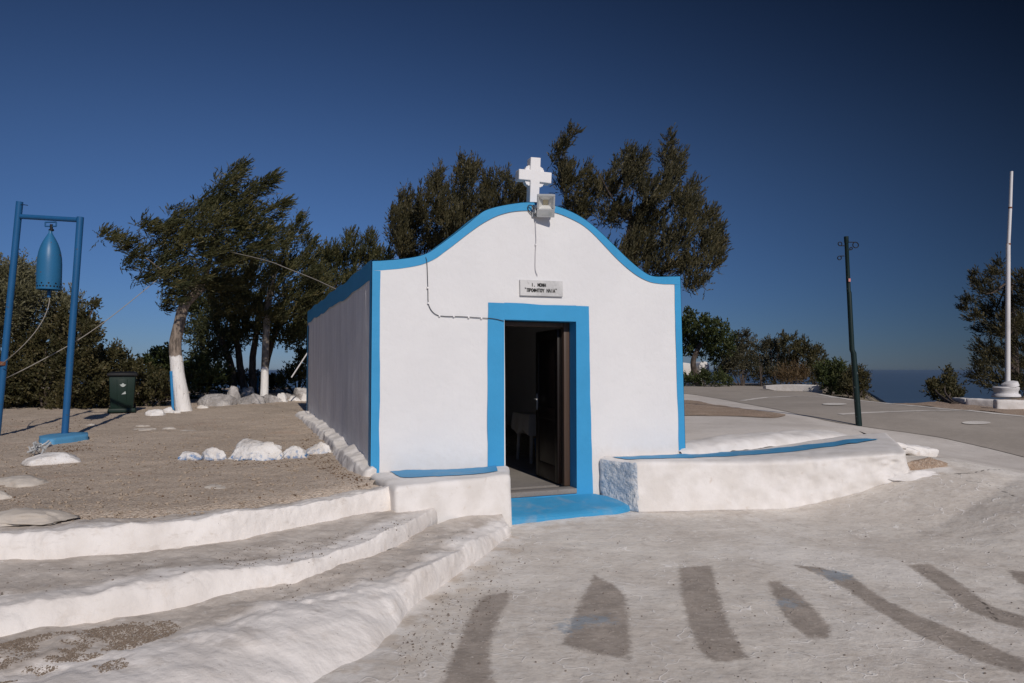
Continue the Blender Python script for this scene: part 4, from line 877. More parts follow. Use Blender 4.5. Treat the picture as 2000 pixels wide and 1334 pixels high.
# ------------------------------------------------------------------ bell frame
bb = on_h(126, 856, zd); YB = bb[1]
t1 = at(157, 424, YB)
lt = at(38.5, 394, YB+.15); lb = lt+(at(-3, 812, YB+.25)-lt)*1.18
bf = thing('bell_stand', 'leaning blue steel pipe stand that carries the bell', 'bell stand', bb); lw = lambda p: np.asarray(p)-bb
MB().tube([lw(bb+[0, 0, .02]), lw(t1)], .049, 16).build('post', M['postblue'], bf)
lb[2] = min(lb[2], zd(lb[0], lb[1])); MB().tube([lw(lb-[0, 0, .1]), lw(lt)], .048, 16).build('post', M['postblue'], bf)
c0, c1 = at(41, 423, YB+.14), at(152, 429.5, YB); MB().tube([lw(c0), lw(c1)], .038, 14).build('crossbar', M['postblue'], bf)
mb = MB(); ck = at(41, 400, YB+.1); mb.tube([lw(ck), lw(at(48, 400, YB+.05)), lw(at(54, 401, YB))], .006, 6); mb.build('hook', M['iron'], bf)
mb = MB(); mb.tube([lw(at(3, 706, YB+.2)), lw(at(2.2, 713, YB+.2))], .068, 14); mb.build('clamp', M['rust'], bf)
p = [(76, 861), (100, 856.5), (140, 853), (172, 853), (172, 858), (140, 863), (100, 868), (78, 866)]
P = resample(np.array([on_h(a, b, zd) for a, b in p+[p[0]]]), 40)[:-1]; cxy = P.mean(0); 
mb = MB(); rows = []
for k, (sc, z) in enumerate(((1.03, -.03), (1.0, .03), (1.0, .06), (.97, .075), (.5, .078))):
    Q = cxy+(P-cxy)*sc; Q[:, 2] = zd(Q[:, 0], Q[:, 1])+z+.012*fbm(Q, 5, 3, k)*(k < 3); rows.append(Q)
V = np.concatenate(rows); n = len(P); Fc = [(i*n+j, i*n+(j+1) % n, (i+1)*n+(j+1) % n, (i+1)*n+j) for i in range(4) for j in range(n)]+[tuple(range(4*n, 5*n))]
o = obj('base_slab', V-bb, Fc, M['slabblue'], bf); bm = bmesh.new(); bm.from_mesh(o.data); bmesh.ops.recalc_face_normals(bm, faces=bm.faces); bm.to_mesh(o.data); bm.free()
# bell
YBl = YB+.07; bt = at(98.5, 455, YBl); bbm = at(97.5, 566, YBl); bell = thing('bell', 'blue bell made from a pointed steel cylinder, hanging in the frame', 'bell', (bt[0], bt[1], bbm[2]))
H = bt[2]-bbm[2]; rb = 21.2/F*YBl
prof = [(rb*.99, 0), (rb, .01), (rb, .28*H), (rb*.995, .45*H), (rb*.96, .56*H), (rb*.88, .66*H), (rb*.76, .75*H), (rb*.61, .83*H), (rb*.43, .90*H), (rb*.26, .96*H), (rb*.15, H), (rb*.14, H+.035), (0.001, H+.037)]
mb = MB(); mb.lathe(prof, n=40); mb.lathe([(rb*.99, 0), (rb*.93, 0), (rb*.93, .4*H), (rb*.6, .78*H), (.001, .95*H)][::1], n=40)
body = mb.build('bell_body', M['bellblue'], bell, sharp=60)
mb = MB()
for k in range(22):
    for j, (dz, off) in enumerate(((.045, 0), (.09, .5))):
        if j == 1 and k % 2: continue
        a = (k+off)*2*math.pi/22; c = np.array([rb*math.cos(a), rb*math.sin(a), dz]); d = np.array([math.cos(a), math.sin(a), 0]); MB().tube([c-d*.01, c+d*.0025], .013, 8).build('drilled_hole', M['iron'], body, False)
mb = MB(); zr = at(97, 442, YBl)[2]-bbm[2]; zr2 = at(97, 434, YBl)[2]-bbm[2]
for a_, b_ in (((-.085, zr), (.085, zr)), ((-.085, zr2), (.085, zr2)), ((-.085, zr), (-.085, zr2)), ((.085, zr), (.085, zr2))): mb.tube([(a_[0], 0, a_[1]), (b_[0], 0, b_[1])], .011, 8)
mb.build('hanger', M['postblue'], bell)
mb = MB(); mb.tube([(.012, 0, H+.03), (.012, 0, zr+.03)], .022, 10); mb.tube([(-.02, 0, H+.045), (.045, 0, H+.045)], .018, 8); mb.build('shackle', M['iron'], bell)
mb = MB(); zb = at(97, 581, YBl)[2]-bbm[2]; mb.tube([(.005, 0, .4*H), (.005, 0, zb+.03)], .014, 8); mb.tube([(.005, 0, -.02), (.005, 0, zb)], .026, 10); mb.build('clapper', M['postblue'], bell)
rp = smooth([at(97, 582, YBl), at(95, 600, YBl-.05), at(82, 630, YBl-.15), at(60, 660, YBl-.2), at(32, 688, YBl-.25), at(2, 712, YBl+.02)], 2)
o = MB().tube(rp, .006, 6).build('bell_rope', M['rope']); tag(o, 'pale rope hanging in a curve from the bell clapper', 'rope')
wr = smooth([at(4, 742, YB+.25), at(22, 734, 12.2), at(60, 715, 12.5), at(148, 668, 13.2), at(210, 625, 13.8), at(275, 573, 14.5), at(330, 527, 15.2)], 2)
o = MB().tube(wr, .008, 6).build('stay_rope', M['rope']); tag(o, 'long pale rope running from the blue stand up into the leaning tree', 'rope')
wr = smooth([at(440, 490, 15.4), at(485, 500, 14.2), at(530, 511, 13.3), at(560, 524, 12.8), at(610, 543, 12.1), at(657, 565, SL(657, 560)[0]*.93+7.2)], 2)
o = MB().tube(wr, .008, 6).build('stay_rope', M['rope']); tag(o, 'pale rope running from the tree crown down to the chapel roof edge', 'rope')
# stone mound with scrap metal
V, Fc = rock_mesh((0, 0, 0), (1, 1, 1), 33, .3, .12, 4); mc = on_h(76, 910, zd); w = 122/F*mc[1]
V = V*np.array([w*.52, w*.40, .13]); V += np.array([mc[0], mc[1]+w*.38, zd(mc[0], mc[1]+w*.38)]); o = obj('stone_mound', V, Fc, M['rock']); tag(o, 'low pale cement mound with a tangle of scrap metal on it', 'mound')
o.data.attributes.new('blue', 'FLOAT', 'POINT')
mb = MB(); sc_ = on_h(67, 886, lambda x, y: zd(x, y)+.06)
for k in range(22):
    a = rng.uniform(-1, 1, 3)*[.10, .08, .05]+[0, .1, .07]; d = rng.normal(size=3); d /= np.linalg.norm(d); e = np.cross(d, [0, 0, 1]); 
    mb.tube([sc_+a-d*.05, sc_+a+e*.02, sc_+a+d*.05], rng.uniform(.006, .016), 6)
tag(mb.build('scrap_metal', M['alu'], None), 'small tangle of bluish grey scrap metal on the cement mound', 'scrap metal')

# ------------------------------------------------------------------ wheelie bin
bp = on_h(237, 808, zd); ppm = F/bp[1]; bw = 48/ppm; bh = 82/ppm; bn = thing('wheelie_bin', 'dark green wheelie bin with black lid in front of the bushes', 'bin', bp, R(27))
def taper(z0, z1, w0, w1, d0, d1, y0=0.): return np.array([(-w0/2, y0-d0/2, z0), (w0/2, y0-d0/2, z0), (w0/2, y0+d0/2, z0), (-w0/2, y0+d0/2, z0), (-w1/2, y0-d1/2, z1), (w1/2, y0-d1/2, z1), (w1/2, y0+d1/2, z1), (-w1/2, y0+d1/2, z1)])
BX = [(0, 3, 2, 1), (4, 5, 6, 7), (0, 1, 5, 4), (1, 2, 6, 5), (2, 3, 7, 6), (3, 0, 4, 7)]
bd = bw*1.15
mb = MB(); mb.add(taper(.06, bh*.90, bw*.80, bw*.94, bd*.72, bd*.95, bd*.5), BX); mb.add([(-bw*.16, bd*.122, .10), (bw*.16, bd*.122, .10), (bw*.16, bd*.16, .10), (-bw*.16, bd*.16, .10), (-bw*.2, bd*.028, bh*.82), (bw*.2, bd*.028, bh*.82), (bw*.2, bd*.07, bh*.82), (-bw*.2, bd*.07, bh*.82)], BX) ; mb.build('body', M['bin'], bn, bevel=.02)
mb = MB(); mb.add(taper(.02, .11, bw*1.02, bw*.98, bd*.8, bd*.8, bd*.5), BX); mb.build('foot_rim', M['bin'], bn, bevel=.015)
mb = MB(); mb.add(taper(bh*.885, bh*.96, bw*1.08, bw*1.10, bd*1.08, bd*1.1, bd*.5), BX); mb.add(taper(bh*.96, bh*1.0, bw*1.04, bw*.8, bd*1.02, bd*.7, bd*.5), BX); mb.build('lid', M['lid'], bn, bevel=.02)
for s in (-1, 1): mb = MB(); mb.tube([(s*bw*.40, bd*.88, .1), (s*bw*.48, bd*.88, .1)], .10, 16); mb.build('wheel', M['lid'], bn)
def blob(pts, y): return [(x*bw, z*bh) for x, z in pts]
mb = MB(); P = [(.03+.10*math.cos(t)*(1+.25*math.sin(5*t)), .675+.035*math.sin(t)*(1+.3*math.cos(4*t))) for t in np.linspace(0, 2*np.pi, 24)[:-1]]
mb.prism(blob(P, 0), bd*.045-.012, bd*.045-.005); mb.build('emblem', M['sticker'], bn, False)
mb = MB(); mb.prism(blob([(-.02, .455), (.14, .465), (.12, .53), (.04, .49)], 0), bd*.07-.010, bd*.07-.003); mb.build('sticker', M['sticker'], bn, False)

# stakes
def stake(px0, py0, px1, py1, r, m, label, h=zd):
    b = on_h(px1, py1, h); t_ = at(px0, py0, b[1]); o = MB().tube([b-(t_-b)*.08, t_], r, 10).build('stake', m); tag(o, label, 'stake')
stake(334, 725, 338, 803, .030, M['stake'], 'bright blue stake standing beside the leaning white trunk')
stake(504, 721, 503, 768, .028, M['stake'], 'blue stake standing left of the straight white trunk')
stake(604, 684, 572, 733, .018, M['pole'], 'thin white pole leaning behind the far corner of the chapel', lambda x, y: zd(x, y)+.75)

# ------------------------------------------------------------------ lamp post
lpb = on_h(1678, 832, zu); YL = lpb[1]; lp = thing('lamp_post', 'leaning dark green iron lamp post without a lamp, beside the road', 'lamp post', lpb); lw = lambda p: np.asarray(p)-lpb
ax_ = [(1678, 836), (1667, 690), (1664, 683), (1658.5, 572), (1657.5, 568), (1653.2, 474), (1653.2, 473), (1652.6, 462)]; rr = [6.3, 5.6, 5.1, 4.8, 4.2, 4.0, 4.6, 4.6]
MB().tube([lw(at(a, b, YL)) for a, b in ax_], [r_*.92/F*YL for r_ in rr], 18).build('pole', M['lamp'], lp)
def scroll(x0, y0, sgn, sc, flip):
    pts = []
    for k in range(26):
        t = k/25
        if t < .35: q = (x0+sgn*sc*1.5*t/.35, y0)
        else:
            a = (t-.35)/.65*math.pi*1.9; rr_ = sc*.75*(1-.35*(t-.35)/.65); q = (x0+sgn*(sc*1.5+rr_*math.sin(a)), y0+flip*(rr_-rr_*math.cos(a))*1.)
        pts.append(lw(at(q[0], q[1], YL-.02)))
    return MB().tube(pts, .009, 6)
for a in ((1657, 473, 1, 9, 1), (1650, 480, -1, 6, -1), (1649, 500, -1, 6, 1), (1656, 488, 1, 4, -1)): scroll(*a).build('scroll', M['iron'], lp)
c = at(1659.3, 547, YL-.056); mb = MB(); mb.box(lw(c)+np.array([0, 0, 0]), (.04, .004, .06)); mb.build('sticker', M['redsticker'], lp, False)

# ------------------------------------------------------------------ flagpole, kerb blocks
fpb = on_h(1966, 776, zu); YF = fpb[1]; fpo = thing('flagpole', 'white flagpole with rusty joints and a white wheel rim base', 'flagpole', fpb); lw = lambda p: np.asarray(p)-fpb
for (a, b, r0, r1, jy) in (((1968, 776), (1969, 476), 5.6, 4.6, 0), ((1969.5, 478), (1973, 406), 3.9, 3.7, 1), ((1973, 406), (1975.5, 335), 3.6, 3.3, 1)):
    MB().tube([lw(at(*a, YF)), lw(at(*b, YF))], [r0*.84/F*YF, r1*.84/F*YF], 16).build('pole', M['pole'], fpo)
for px, py, r_ in ((1969.3, 477, 4.8), (1973, 406, 4.0)): MB().tube([lw(at(px, py+1.5, YF)), lw(at(px, py-1.5, YF))], r_*.84/F*YF, 16).build('joint', M['rust'], fpo)
u_ = YF/F*.86
prof = [(0.001, 0), (26*u_, 0), (28*u_, 2*u_), (27*u_, 6*u_), (23*u_, 9*u_), (23*u_, 14*u_), (25*u_, 17*u_), (26*u_, 22*u_), (24*u_, 24*u_), (10*u_, 25*u_), (.001, 25*u_)]
MB().lathe(prof, (lw(at(1965, 777, YF))[0], 0, 0), 32).build('wheel_rim', M['pole'], fpo, sharp=50)
mb = MB(); mb.lathe([(14*u_, 0), (17*u_, 2*u_), (16*u_, 11*u_), (9*u_, 14*u_), (.001, 14*u_)], (0, 0, 0), 20); V = mb.verts(); tl = R(-14); V = np.stack([V[:, 0]*math.cos(tl)+V[:, 2]*math.sin(tl), V[:, 1], -V[:, 0]*math.sin(tl)+V[:, 2]*math.cos(tl)], 1); mb.V = [V+lw(at(1974, 757, YF-.15))]; mb.build('collar', M['pole'], fpo, sharp=50)
gk = 'white kerb blocks at the flagpole'
for (a, b, c_, d_, sd, lb_) in ((1858, 1886, 776, 789, 1, 'short white kerb block at the left end, nearest the small bush'), (1886, 1948, 778, 793, 2, 'long white kerb block left of the flagpole base'), (1946, 2080, 781, 801, 3, 'white kerb block in front of the flagpole base, at the right edge')):
    A_, B_ = on_h(a, d_-3, zu), on_h(b, d_, zu); Lk = np.linalg.norm((B_-A_)[:2]); V, Fc, N = rbox((0, 0, -.1), (Lk-.02, .3, (d_-c_-3)/F*A_[1]), .05, .03); V += N*(.012*fbm(V+sd*3, 5, 3, sd))[:, None]
    ak = math.atan2(B_[1]-A_[1], B_[0]-A_[0]); V = np.stack([A_[0]+V[:, 0]*math.cos(ak)-V[:, 1]*math.sin(ak), A_[1]+V[:, 0]*math.sin(ak)+V[:, 1]*math.cos(ak), V[:, 2]+np.interp(V[:, 0], [0, Lk], [A_[2], B_[2]])], 1)
    tag(merge(obj('kerb_block', V, Fc, M['masonry'])), lb_, 'kerb block', gk)

# far white wall by the road and white shrine behind the tree
A_ = resample(smooth([at(1496, 757, 26.), at(1520, 759, 25.7), at(1560, 765, 25.2), at(1607, 771, 24.6)]), 60); top = resample(smooth([at(1496, 753, 26.), at(1530, 751, 25.6), at(1580, 751, 25), at(1608, 752.5, 24.6)]), 60)
mb = MB(); rows = []
for dz, off in ((-.6, 0), (0, 0), (.9, 0), (1., .04), (1., .26), (.9, .3), (-.6, .3)):
    P = A_.copy(); hz = np.maximum(top[:, 2]-A_[:, 2], .03); P[:, 2] = A_[:, 2]+hz*dz; P[:, 1] += off; rows.append(P)
mb.add(np.stack(rows, 1).reshape(-1, 3), gridfaces(60, 7)); 
mb.add(np.stack(rows, 1)[-1], [tuple(range(7))]); mb.add(np.stack(rows, 1)[0], [tuple(range(6, -1, -1))])
o = mb.build('low_wall', M['masonry']); tag(o, 'low white wall at the far bend of the road', 'wall'); bm = bmesh.new(); bm.from_mesh(o.data); bmesh.ops.recalc_face_normals(bm, faces=bm.faces); bm.to_mesh(o.data); bm.free()
YS = 36.; 
def shrine(x0, x1, yt, yb, label, arch):
    a0, a1 = at(x0, yb, YS), at(x1, yb, YS); zt_ = at(x0, yt, YS)[2]; w = a1[0]-a0[0]; hgt = zt_-a0[2]
    pts = [(-w/2, -.6), (w/2, -.6)]+[(w/2*math.cos(t), hgt*(1-arch)+hgt*arch*math.sin(t)) for t in np.linspace(0, math.pi, 20)]
    root = thing('white_shrine', label, 'shrine', (a0[0]+w/2, YS, a0[2])); MB().prism(pts, 0, 1.6).build('wall', M['wall'], root, False, bevel=.03)
    return root
shrine(1300, 1358, 708, 742, 'white rounded wall showing left of the far green tree trunk', .25); shrine(1366, 1386, 706, 738, 'narrow white rounded wall showing right of the far green tree trunk', .3)

# ------------------------------------------------------------------ vegetation
FD, FWID = 1.7, 1.55
def foliage(cl, dens, leaf, wid, spray, k, wind, updir=.3, spread=.55, seed=0, fill=.5, plume=False):
    """cl: (centre, radii) clumps; sprays of k small pointed leaves along short twigs pushed outward and downwind"""
    g = np.random.default_rng(seed); Vs = []; tint = []
    for c, r, *st in cl:
        r = np.asarray(r, float); area = (r[0]*r[1]*r[2])**(2/3); n = max(6, int(dens*area*FD*(1.6 if st else 1.0)))
        d = g.normal(size=(n, 3)); d /= np.linalg.norm(d, axis=1)[:, None]
        rad = g.uniform(0, 1, n)**(1/(2.+fill*2)); lump = 1+.38*fbm(d*1.6+np.asarray(c), 1.0, 3, seed)
        p = np.asarray(c)+d*r*(rad*lump)[:, None]
        if st: u_ = g.uniform(-.15, 1, n); p = np.asarray(c)+d*r*(rad*lump*(1.1-.85*np.clip(u_, 0, 1)))[:, None]+np.asarray(st[0])*u_[:, None]; d = d*.35+np.asarray(st[0])/np.linalg.norm(st[0])
        ax = (d*.75 if not plume else d*.4+(np.asarray(st[0])/np.linalg.norm(st[0])*.9 if st else 0))+np.asarray(wind)+np.array([0, 0, updir])+g.normal(size=(n, 3))*spread; ax /= np.linalg.norm(ax, axis=1)[:, None]
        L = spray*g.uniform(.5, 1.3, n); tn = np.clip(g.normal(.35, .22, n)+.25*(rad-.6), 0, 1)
        for j in range(k):
            t = (j+.3)/k; b = p+ax*(L*t)[:, None]
            dv = g.normal(size=(n, 3)); dv -= ax*np.sum(dv*ax, 1)[:, None]; dv /= np.linalg.norm(dv, axis=1)[:, None]+1e-9
            ld = ax*(1.1 if plume else .75)+dv*(.5 if plume else .75)*(1-.6*t); ld /= np.linalg.norm(ld, axis=1)[:, None]
            sd = np.cross(ld, g.normal(size=(n, 3))); sd /= np.linalg.norm(sd, axis=1)[:, None]+1e-9
            ll = (leaf*g.uniform(.6, 1.3, n))[:, None]; ww = (wid*FWID*g.uniform(.7, 1.3, n))[:, None]
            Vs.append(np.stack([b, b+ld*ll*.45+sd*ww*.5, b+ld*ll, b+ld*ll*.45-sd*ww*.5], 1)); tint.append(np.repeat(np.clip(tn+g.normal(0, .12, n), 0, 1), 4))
    V = np.concatenate(Vs).reshape(-1, 3); T = np.concatenate(tint); return V, np.arange(len(V)).reshape(-1, 4), T
def clumps(px, Y, depth, seed, extra=1, wind=None, tufts=3, plume=False):
    """px: (x, y, rx, ry) in the photograph, carried out to distance Y and spread through the crown's own depth"""
    g = np.random.default_rng(seed); out = []
    for (x, y, rx, ry) in px:
        for e in range(extra):
            dy = g.uniform(-1, 1)*depth*.5; c = at(x, y, Y+dy); s = Y/F; r = np.array([rx*s, (rx+ry)/2*s*1.1, ry*s]); w_ = np.asarray(wind if wind is not None else (0, 0, .2), float); w_ = w_/np.linalg.norm(w_); rm = r.mean()
            if plume:
                if e == 0: out.append((c-w_*rm*.12, r*.78))
                for q in range(max(4, min(11, int(rm*24)))):
                    d = g.normal(size=3); d /= np.linalg.norm(d); L = min(.52, rm*g.uniform(.6, 1.15)); dr = w_*1.0+d*.45+g.normal(size=3)*.12; dr /= np.linalg.norm(dr)
                    out.append((c+d*r*g.uniform(.3, .85)-dr*L*.35, max(.05, L*g.uniform(.17, .25))*np.ones(3), dr*L))
            else:
                if e == 0: out.append((c, r*.9))
                for q in range(tufts):
                    d = g.normal(size=3); d /= np.linalg.norm(d); d[2] = abs(d[2])*.8-.1
                    out.append((c+d*r*g.uniform(.55, .8), rm*g.uniform(.2, .34)*np.ones(3), (d*.5+w_*1.1+g.normal(size=3)*.2)*rm*g.uniform(.5, 1.)))
    return out
def tree(name, label, base, trunk, cl, leafm, barkm, group=None, wind=(.2, 0, .05), dens=900, leaf=.07, wid=.02, spray=.2, k=7, limbs=.35, seed=0, updir=.3, spread=.55, cat='tree', tr=(.18, .1), trunks=None, fill=.5, plume=False):
    root = thing(name, label, cat, base, 0, group); mb = MB(); b = np.asarray(base); g = random.Random(seed)
    for tk in ([trunk] if trunks is None else trunks):
        P = smooth(np.array(tk)-b, 2); nn = len(P); r_ = np.linspace(tr[0], tr[1], nn)*(1+.35*np.exp(-np.arange(nn)/nn*9)); P = P+np.stack([fbm(P+seed, 2, 2, 1), fbm(P+seed, 2, 2, 2), 0*P[:, 0]], 1)*tr[0]*.2
        mb.tube(P, r_, 14)
    ends = [np.array(tk[-1])-b for tk in ([trunk] if trunks is None else trunks)]; mids = [np.array(tk[len(tk)//2])-b for tk in ([trunk] if trunks is None else trunks)]
    for c, r, *st in cl:
        if st or g.random() > limbs: continue
        i = min(range(len(ends)), key=lambda q: np.linalg.norm(ends[q]-(np.array(c)-b))); s0 = ends[i]; e = s0+(np.array(c)-b-s0)*.6; m_ = (s0+e)/2+np.array([g.uniform(-.1, .1), g.uniform(-.1, .1), -.12*np.linalg.norm(e-s0)])
        l = np.linalg.norm(e-s0); r0 = min(tr[1]*.75, .02+.02*l); mb.tube(smooth([s0, m_, e], 2), np.linspace(r0, .008, 9), 7)
    mb.build('trunk', barkm, root, sharp=80)
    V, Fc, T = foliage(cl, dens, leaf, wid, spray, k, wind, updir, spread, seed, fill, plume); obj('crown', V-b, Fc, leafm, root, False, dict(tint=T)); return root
def shrub(name, label, px, Y, depth, base, leafm, seed, group=None, cat='bush', extra=3, stemn=6, **kw):
    base = np.asarray(base); tops = [at(p[0], p[1], Y) for p in px[:stemn]]
    cl = clumps(px, Y, depth, seed, extra); tk = [[base+np.array([(t[0]-base[0])*.15, 0, 0]), base*.5+t*.5, t] for t in tops]
    return tree(name, label, base, None, cl, leafm, M['bark'], group, trunks=tk, tr=(.035, .015), limbs=.0, seed=seed, cat=cat, **dict(kw, dens=kw['dens']*1.35))
onz = lambda px, py, Y: at(px, py, Y)
WND = (.42, .1, .10)
# leaning cypress with whitewashed foot
tb_ = on_h(358, 802, zd); YT = tb_[1]
A = [(208, 462, 22, 11), (238, 478, 28, 14), (225, 468, 16, 10), (262, 500, 30, 16), (250, 520, 22, 12), (284, 442, 22, 13), (305, 452, 30, 20), (335, 425, 14, 26), (338, 458, 38, 26), (310, 490, 40, 22), (376, 430, 34, 28), (402, 402, 26, 26), (428, 386, 34, 28), (440, 360, 22, 24), (455, 345, 18, 22), (469, 331, 11, 14),
     (495, 372, 26, 16), (515, 357, 22, 11), (527, 349, 13, 7), (470, 398, 38, 28), (520, 420, 30, 18), (543, 405, 18, 11), (550, 398, 9, 8), (480, 440, 44, 34), (430, 440, 48, 38), (380, 480, 48, 34), (430, 500, 50, 40), (340, 520, 44, 28), (300, 530, 34, 20), (280, 545, 26, 14), (380, 545, 40, 28), (330, 555, 28, 16), (420, 555, 40, 26), (325, 585, 20, 12), (318, 602, 13, 9), (340, 570, 20, 12), (480, 490, 44, 36), (525, 470, 36, 26), (350, 595, 14, 10)]
tree('cypress_tree', 'windswept cypress leaning left, with a bent half whitewashed trunk', tb_, [tb_-[0, 0, .15], at(352, 770, YT), at(345, 720, YT), at(344, 670, YT), at(350, 625, YT), at(366, 590, YT), at(395, 560, YT)], clumps(A, YT, 2.2, 3, 2, (.75, .1, .45), plume=True), M['cyp'], M['barkw'], wind=WND, dens=640, leaf=.085, wid=.0135, spray=.22, k=8, seed=3, updir=.1, tr=(.165, .10), spread=.28, plume=True)
# straight whitewashed trunk
tb_ = on_h(516, 785, zd); YT2 = tb_[1]
Bc = [(560, 470, 26, 26), (583, 450, 10, 22), (580, 436, 5, 10), (600, 478, 18, 18), (545, 520, 40, 34), (590, 520, 36, 36), (500, 540, 40, 34), (450, 560, 42, 36), (540, 570, 44, 36), (600, 570, 40, 36), (490, 600, 36, 26), (560, 610, 36, 24), (620, 540, 26, 30), (430, 600, 30, 24), (520, 620, 34, 16), (610, 605, 30, 26), (420, 570, 30, 30)]
tree('cypress_tree', 'cypress with a straight slim trunk painted white below, behind the leaning one', tb_, [tb_-[0, 0, .15], at(517, 740, YT2), at(519, 680, YT2), at(520, 620, YT2), at(530, 560, YT2)], clumps(Bc, YT2, 2.6, 4, 2, (.6, .1, .7), plume=True), M['cyp'], M['barkp'], wind=(.3, .1, .15), dens=600, leaf=.09, wid=.015, spray=.24, k=7, seed=4, tr=(.105, .08), spread=.28, plume=True)
# dark multi-trunk evergreen behind
YC = 22.; bc = at(488, 760, YC); bc[2] = zd(0, 22)-.2
tks = [[bc+[dx, 0, 0], at(x1, 720, YC), at(x2, 660, YC), at(x3, 610, YC)] for dx, x1, x2, x3 in ((-.5, 455, 430, 415), (-.1, 470, 460, 450), (.1, 492, 500, 505), (.4, 515, 535, 555))]
Cc = [(400, 615, 36, 34), (385, 655, 30, 24), (440, 630, 44, 34), (420, 680, 40, 22), (395, 705, 28, 14), (480, 600, 40, 36), (500, 650, 36, 20), (550, 645, 40, 26), (590, 650, 26, 24), (570, 665, 28, 14), (460, 665, 30, 20), (600, 625, 30, 30), (430, 700, 26, 14)]
tree('evergreen_tree', 'dark many trunked evergreen tree behind the boulders', bc, None, clumps(Cc, YC, 3, 5, 2), M['pine'], M['bark'], wind=(.05, 0, .1), dens=620, leaf=.09, wid=.028, spray=.22, k=6, seed=5, tr=(.13, .07), trunks=tks)
# row behind the chapel's left shoulder
for i, (px, bx_, lab) in enumerate(([[(640, 500, 30, 22), (625, 540, 36, 36), (665, 545, 34, 34), (620, 590, 34, 34), (685, 480, 18, 22), (684, 461, 8, 12), (640, 640, 30, 30), (595, 600, 26, 40), (600, 650, 24, 24), (660, 510, 30, 24)], 640, 'rounded cypress with one short spike, behind the far end of the chapel side wall'],
        [(715, 500, 30, 20), (722, 475, 10, 18), (722, 462, 6, 10), (700, 515, 30, 24), (745, 500, 24, 18), (740, 530, 36, 26), (690, 560, 36, 30), (760, 540, 24, 24)] and [[(715, 500, 30, 20), (722, 475, 10, 18), (722, 462, 6, 10), (700, 515, 30, 24), (745, 500, 24, 18), (740, 530, 36, 26), (690, 560, 36, 30), (760, 540, 24, 24)], 725, 'spiked low cypress showing just above the chapel left shoulder'])):
    Yk = 24.; bk = at(bx_, 760, Yk); bk[2] = zd(0, 22)-.3
    tree('cypress_tree', lab, bk, [bk, at(bx_, 690, Yk), at(bx_, 580, Yk)], clumps(px, Yk, 2.6, 20+i, 2, (.2, 0, 1), plume=True), M['cyp'], M['bark'], wind=(.12, 0, .25), dens=560, leaf=.10, wid=.018, spray=.26, k=6, spread=.3, plume=True, seed=20+i, tr=(.14, .07))
E = [(840, 545, 50, 40), (920, 530, 50, 40), (880, 600, 55, 45), (960, 590, 45, 40), (775, 425, 16, 26), (792, 400, 22, 28), (800, 440, 36, 34), (855, 345, 13, 22), (856, 370, 26, 26), (905, 325, 16, 20), (908, 350, 26, 30), (925, 335, 18, 16), (840, 410, 40, 36), (900, 400, 44, 40), (955, 370, 28, 26), (978, 350, 16, 16), (960, 410, 44, 34), (1003, 368, 22, 16), (1010, 400, 28, 24), (785, 475, 30, 30), (840, 470, 44, 34), (910, 450, 46, 34), (980, 440, 36, 26), (1028, 385, 12, 18), (770, 455, 14, 22), (880, 430, 40, 30), (800, 505, 34, 22)]
Yk = 20.; bk = at(890, 760, Yk); bk[2] = zd(0, 20)-.2
tree('cypress_tree', 'broad brownish cypress behind the chapel, left of the cross', bk, [bk, at(888, 640, Yk), at(885, 480, Yk), at(890, 420, Yk)], clumps(E, Yk, 3.2, 31, 2, (.15, 0, 1), plume=True), M['cyp2'], M['bark'], wind=(.08, 0, .3), dens=760, leaf=.09, wid=.0165, spray=.22, k=7, spread=.36, plume=True, seed=31, tr=(.26, .12))
Ff = [(1200, 520, 50, 40), (1240, 575, 55, 40), (1180, 590, 45, 40), (1285, 590, 30, 32), (1118, 262, 13, 9), (1105, 278, 15, 13), (1092, 293, 16, 13), (1085, 310, 17, 14), (1100, 332, 22, 18), (1112, 360, 32, 28), (1148, 342, 13, 20), (1150, 372, 28, 26), (1130, 405, 40, 30), (1190, 365, 34, 34), (1225, 300, 16, 16), (1215, 325, 26, 24), (1245, 310, 18, 20), (1235, 345, 34, 28), (1306, 282, 11, 18), (1300, 310, 17, 28), (1324, 325, 14, 30), (1310, 350, 28, 32), (1270, 375, 40, 34), (1200, 415, 44, 36), (1265, 430, 48, 40), (1330, 400, 32, 34), (1350, 375, 18, 22), (1355, 430, 32, 30), (1385, 425, 18, 24), (1395, 455, 20, 26), (1408, 478, 11, 22), (1380, 480, 30, 30), (1320, 470, 44, 36), (1250, 480, 44, 36), (1390, 515, 20, 18), (1350, 520, 36, 28), (1290, 520, 44, 28), (1365, 550, 26, 16), (1345, 562, 16, 10), (1400, 500, 14, 14)]
bk = at(1240, 760, Yk); bk[2] = zd(0, 20)-.2
tree('cypress_tree', 'largest brownish cypress, spiky and windswept, behind the chapel right of the cross', bk, [bk, at(1238, 640, Yk), at(1230, 500, Yk), at(1235, 430, Yk)], clumps(Ff, Yk, 3.6, 32, 2, (.4, 0, .9), plume=True), M['cyp2'], M['bark'], wind=(.22, 0, .28), dens=760, leaf=.09, wid=.0165, spray=.22, k=7, spread=.36, plume=True, seed=32, tr=(.28, .13))
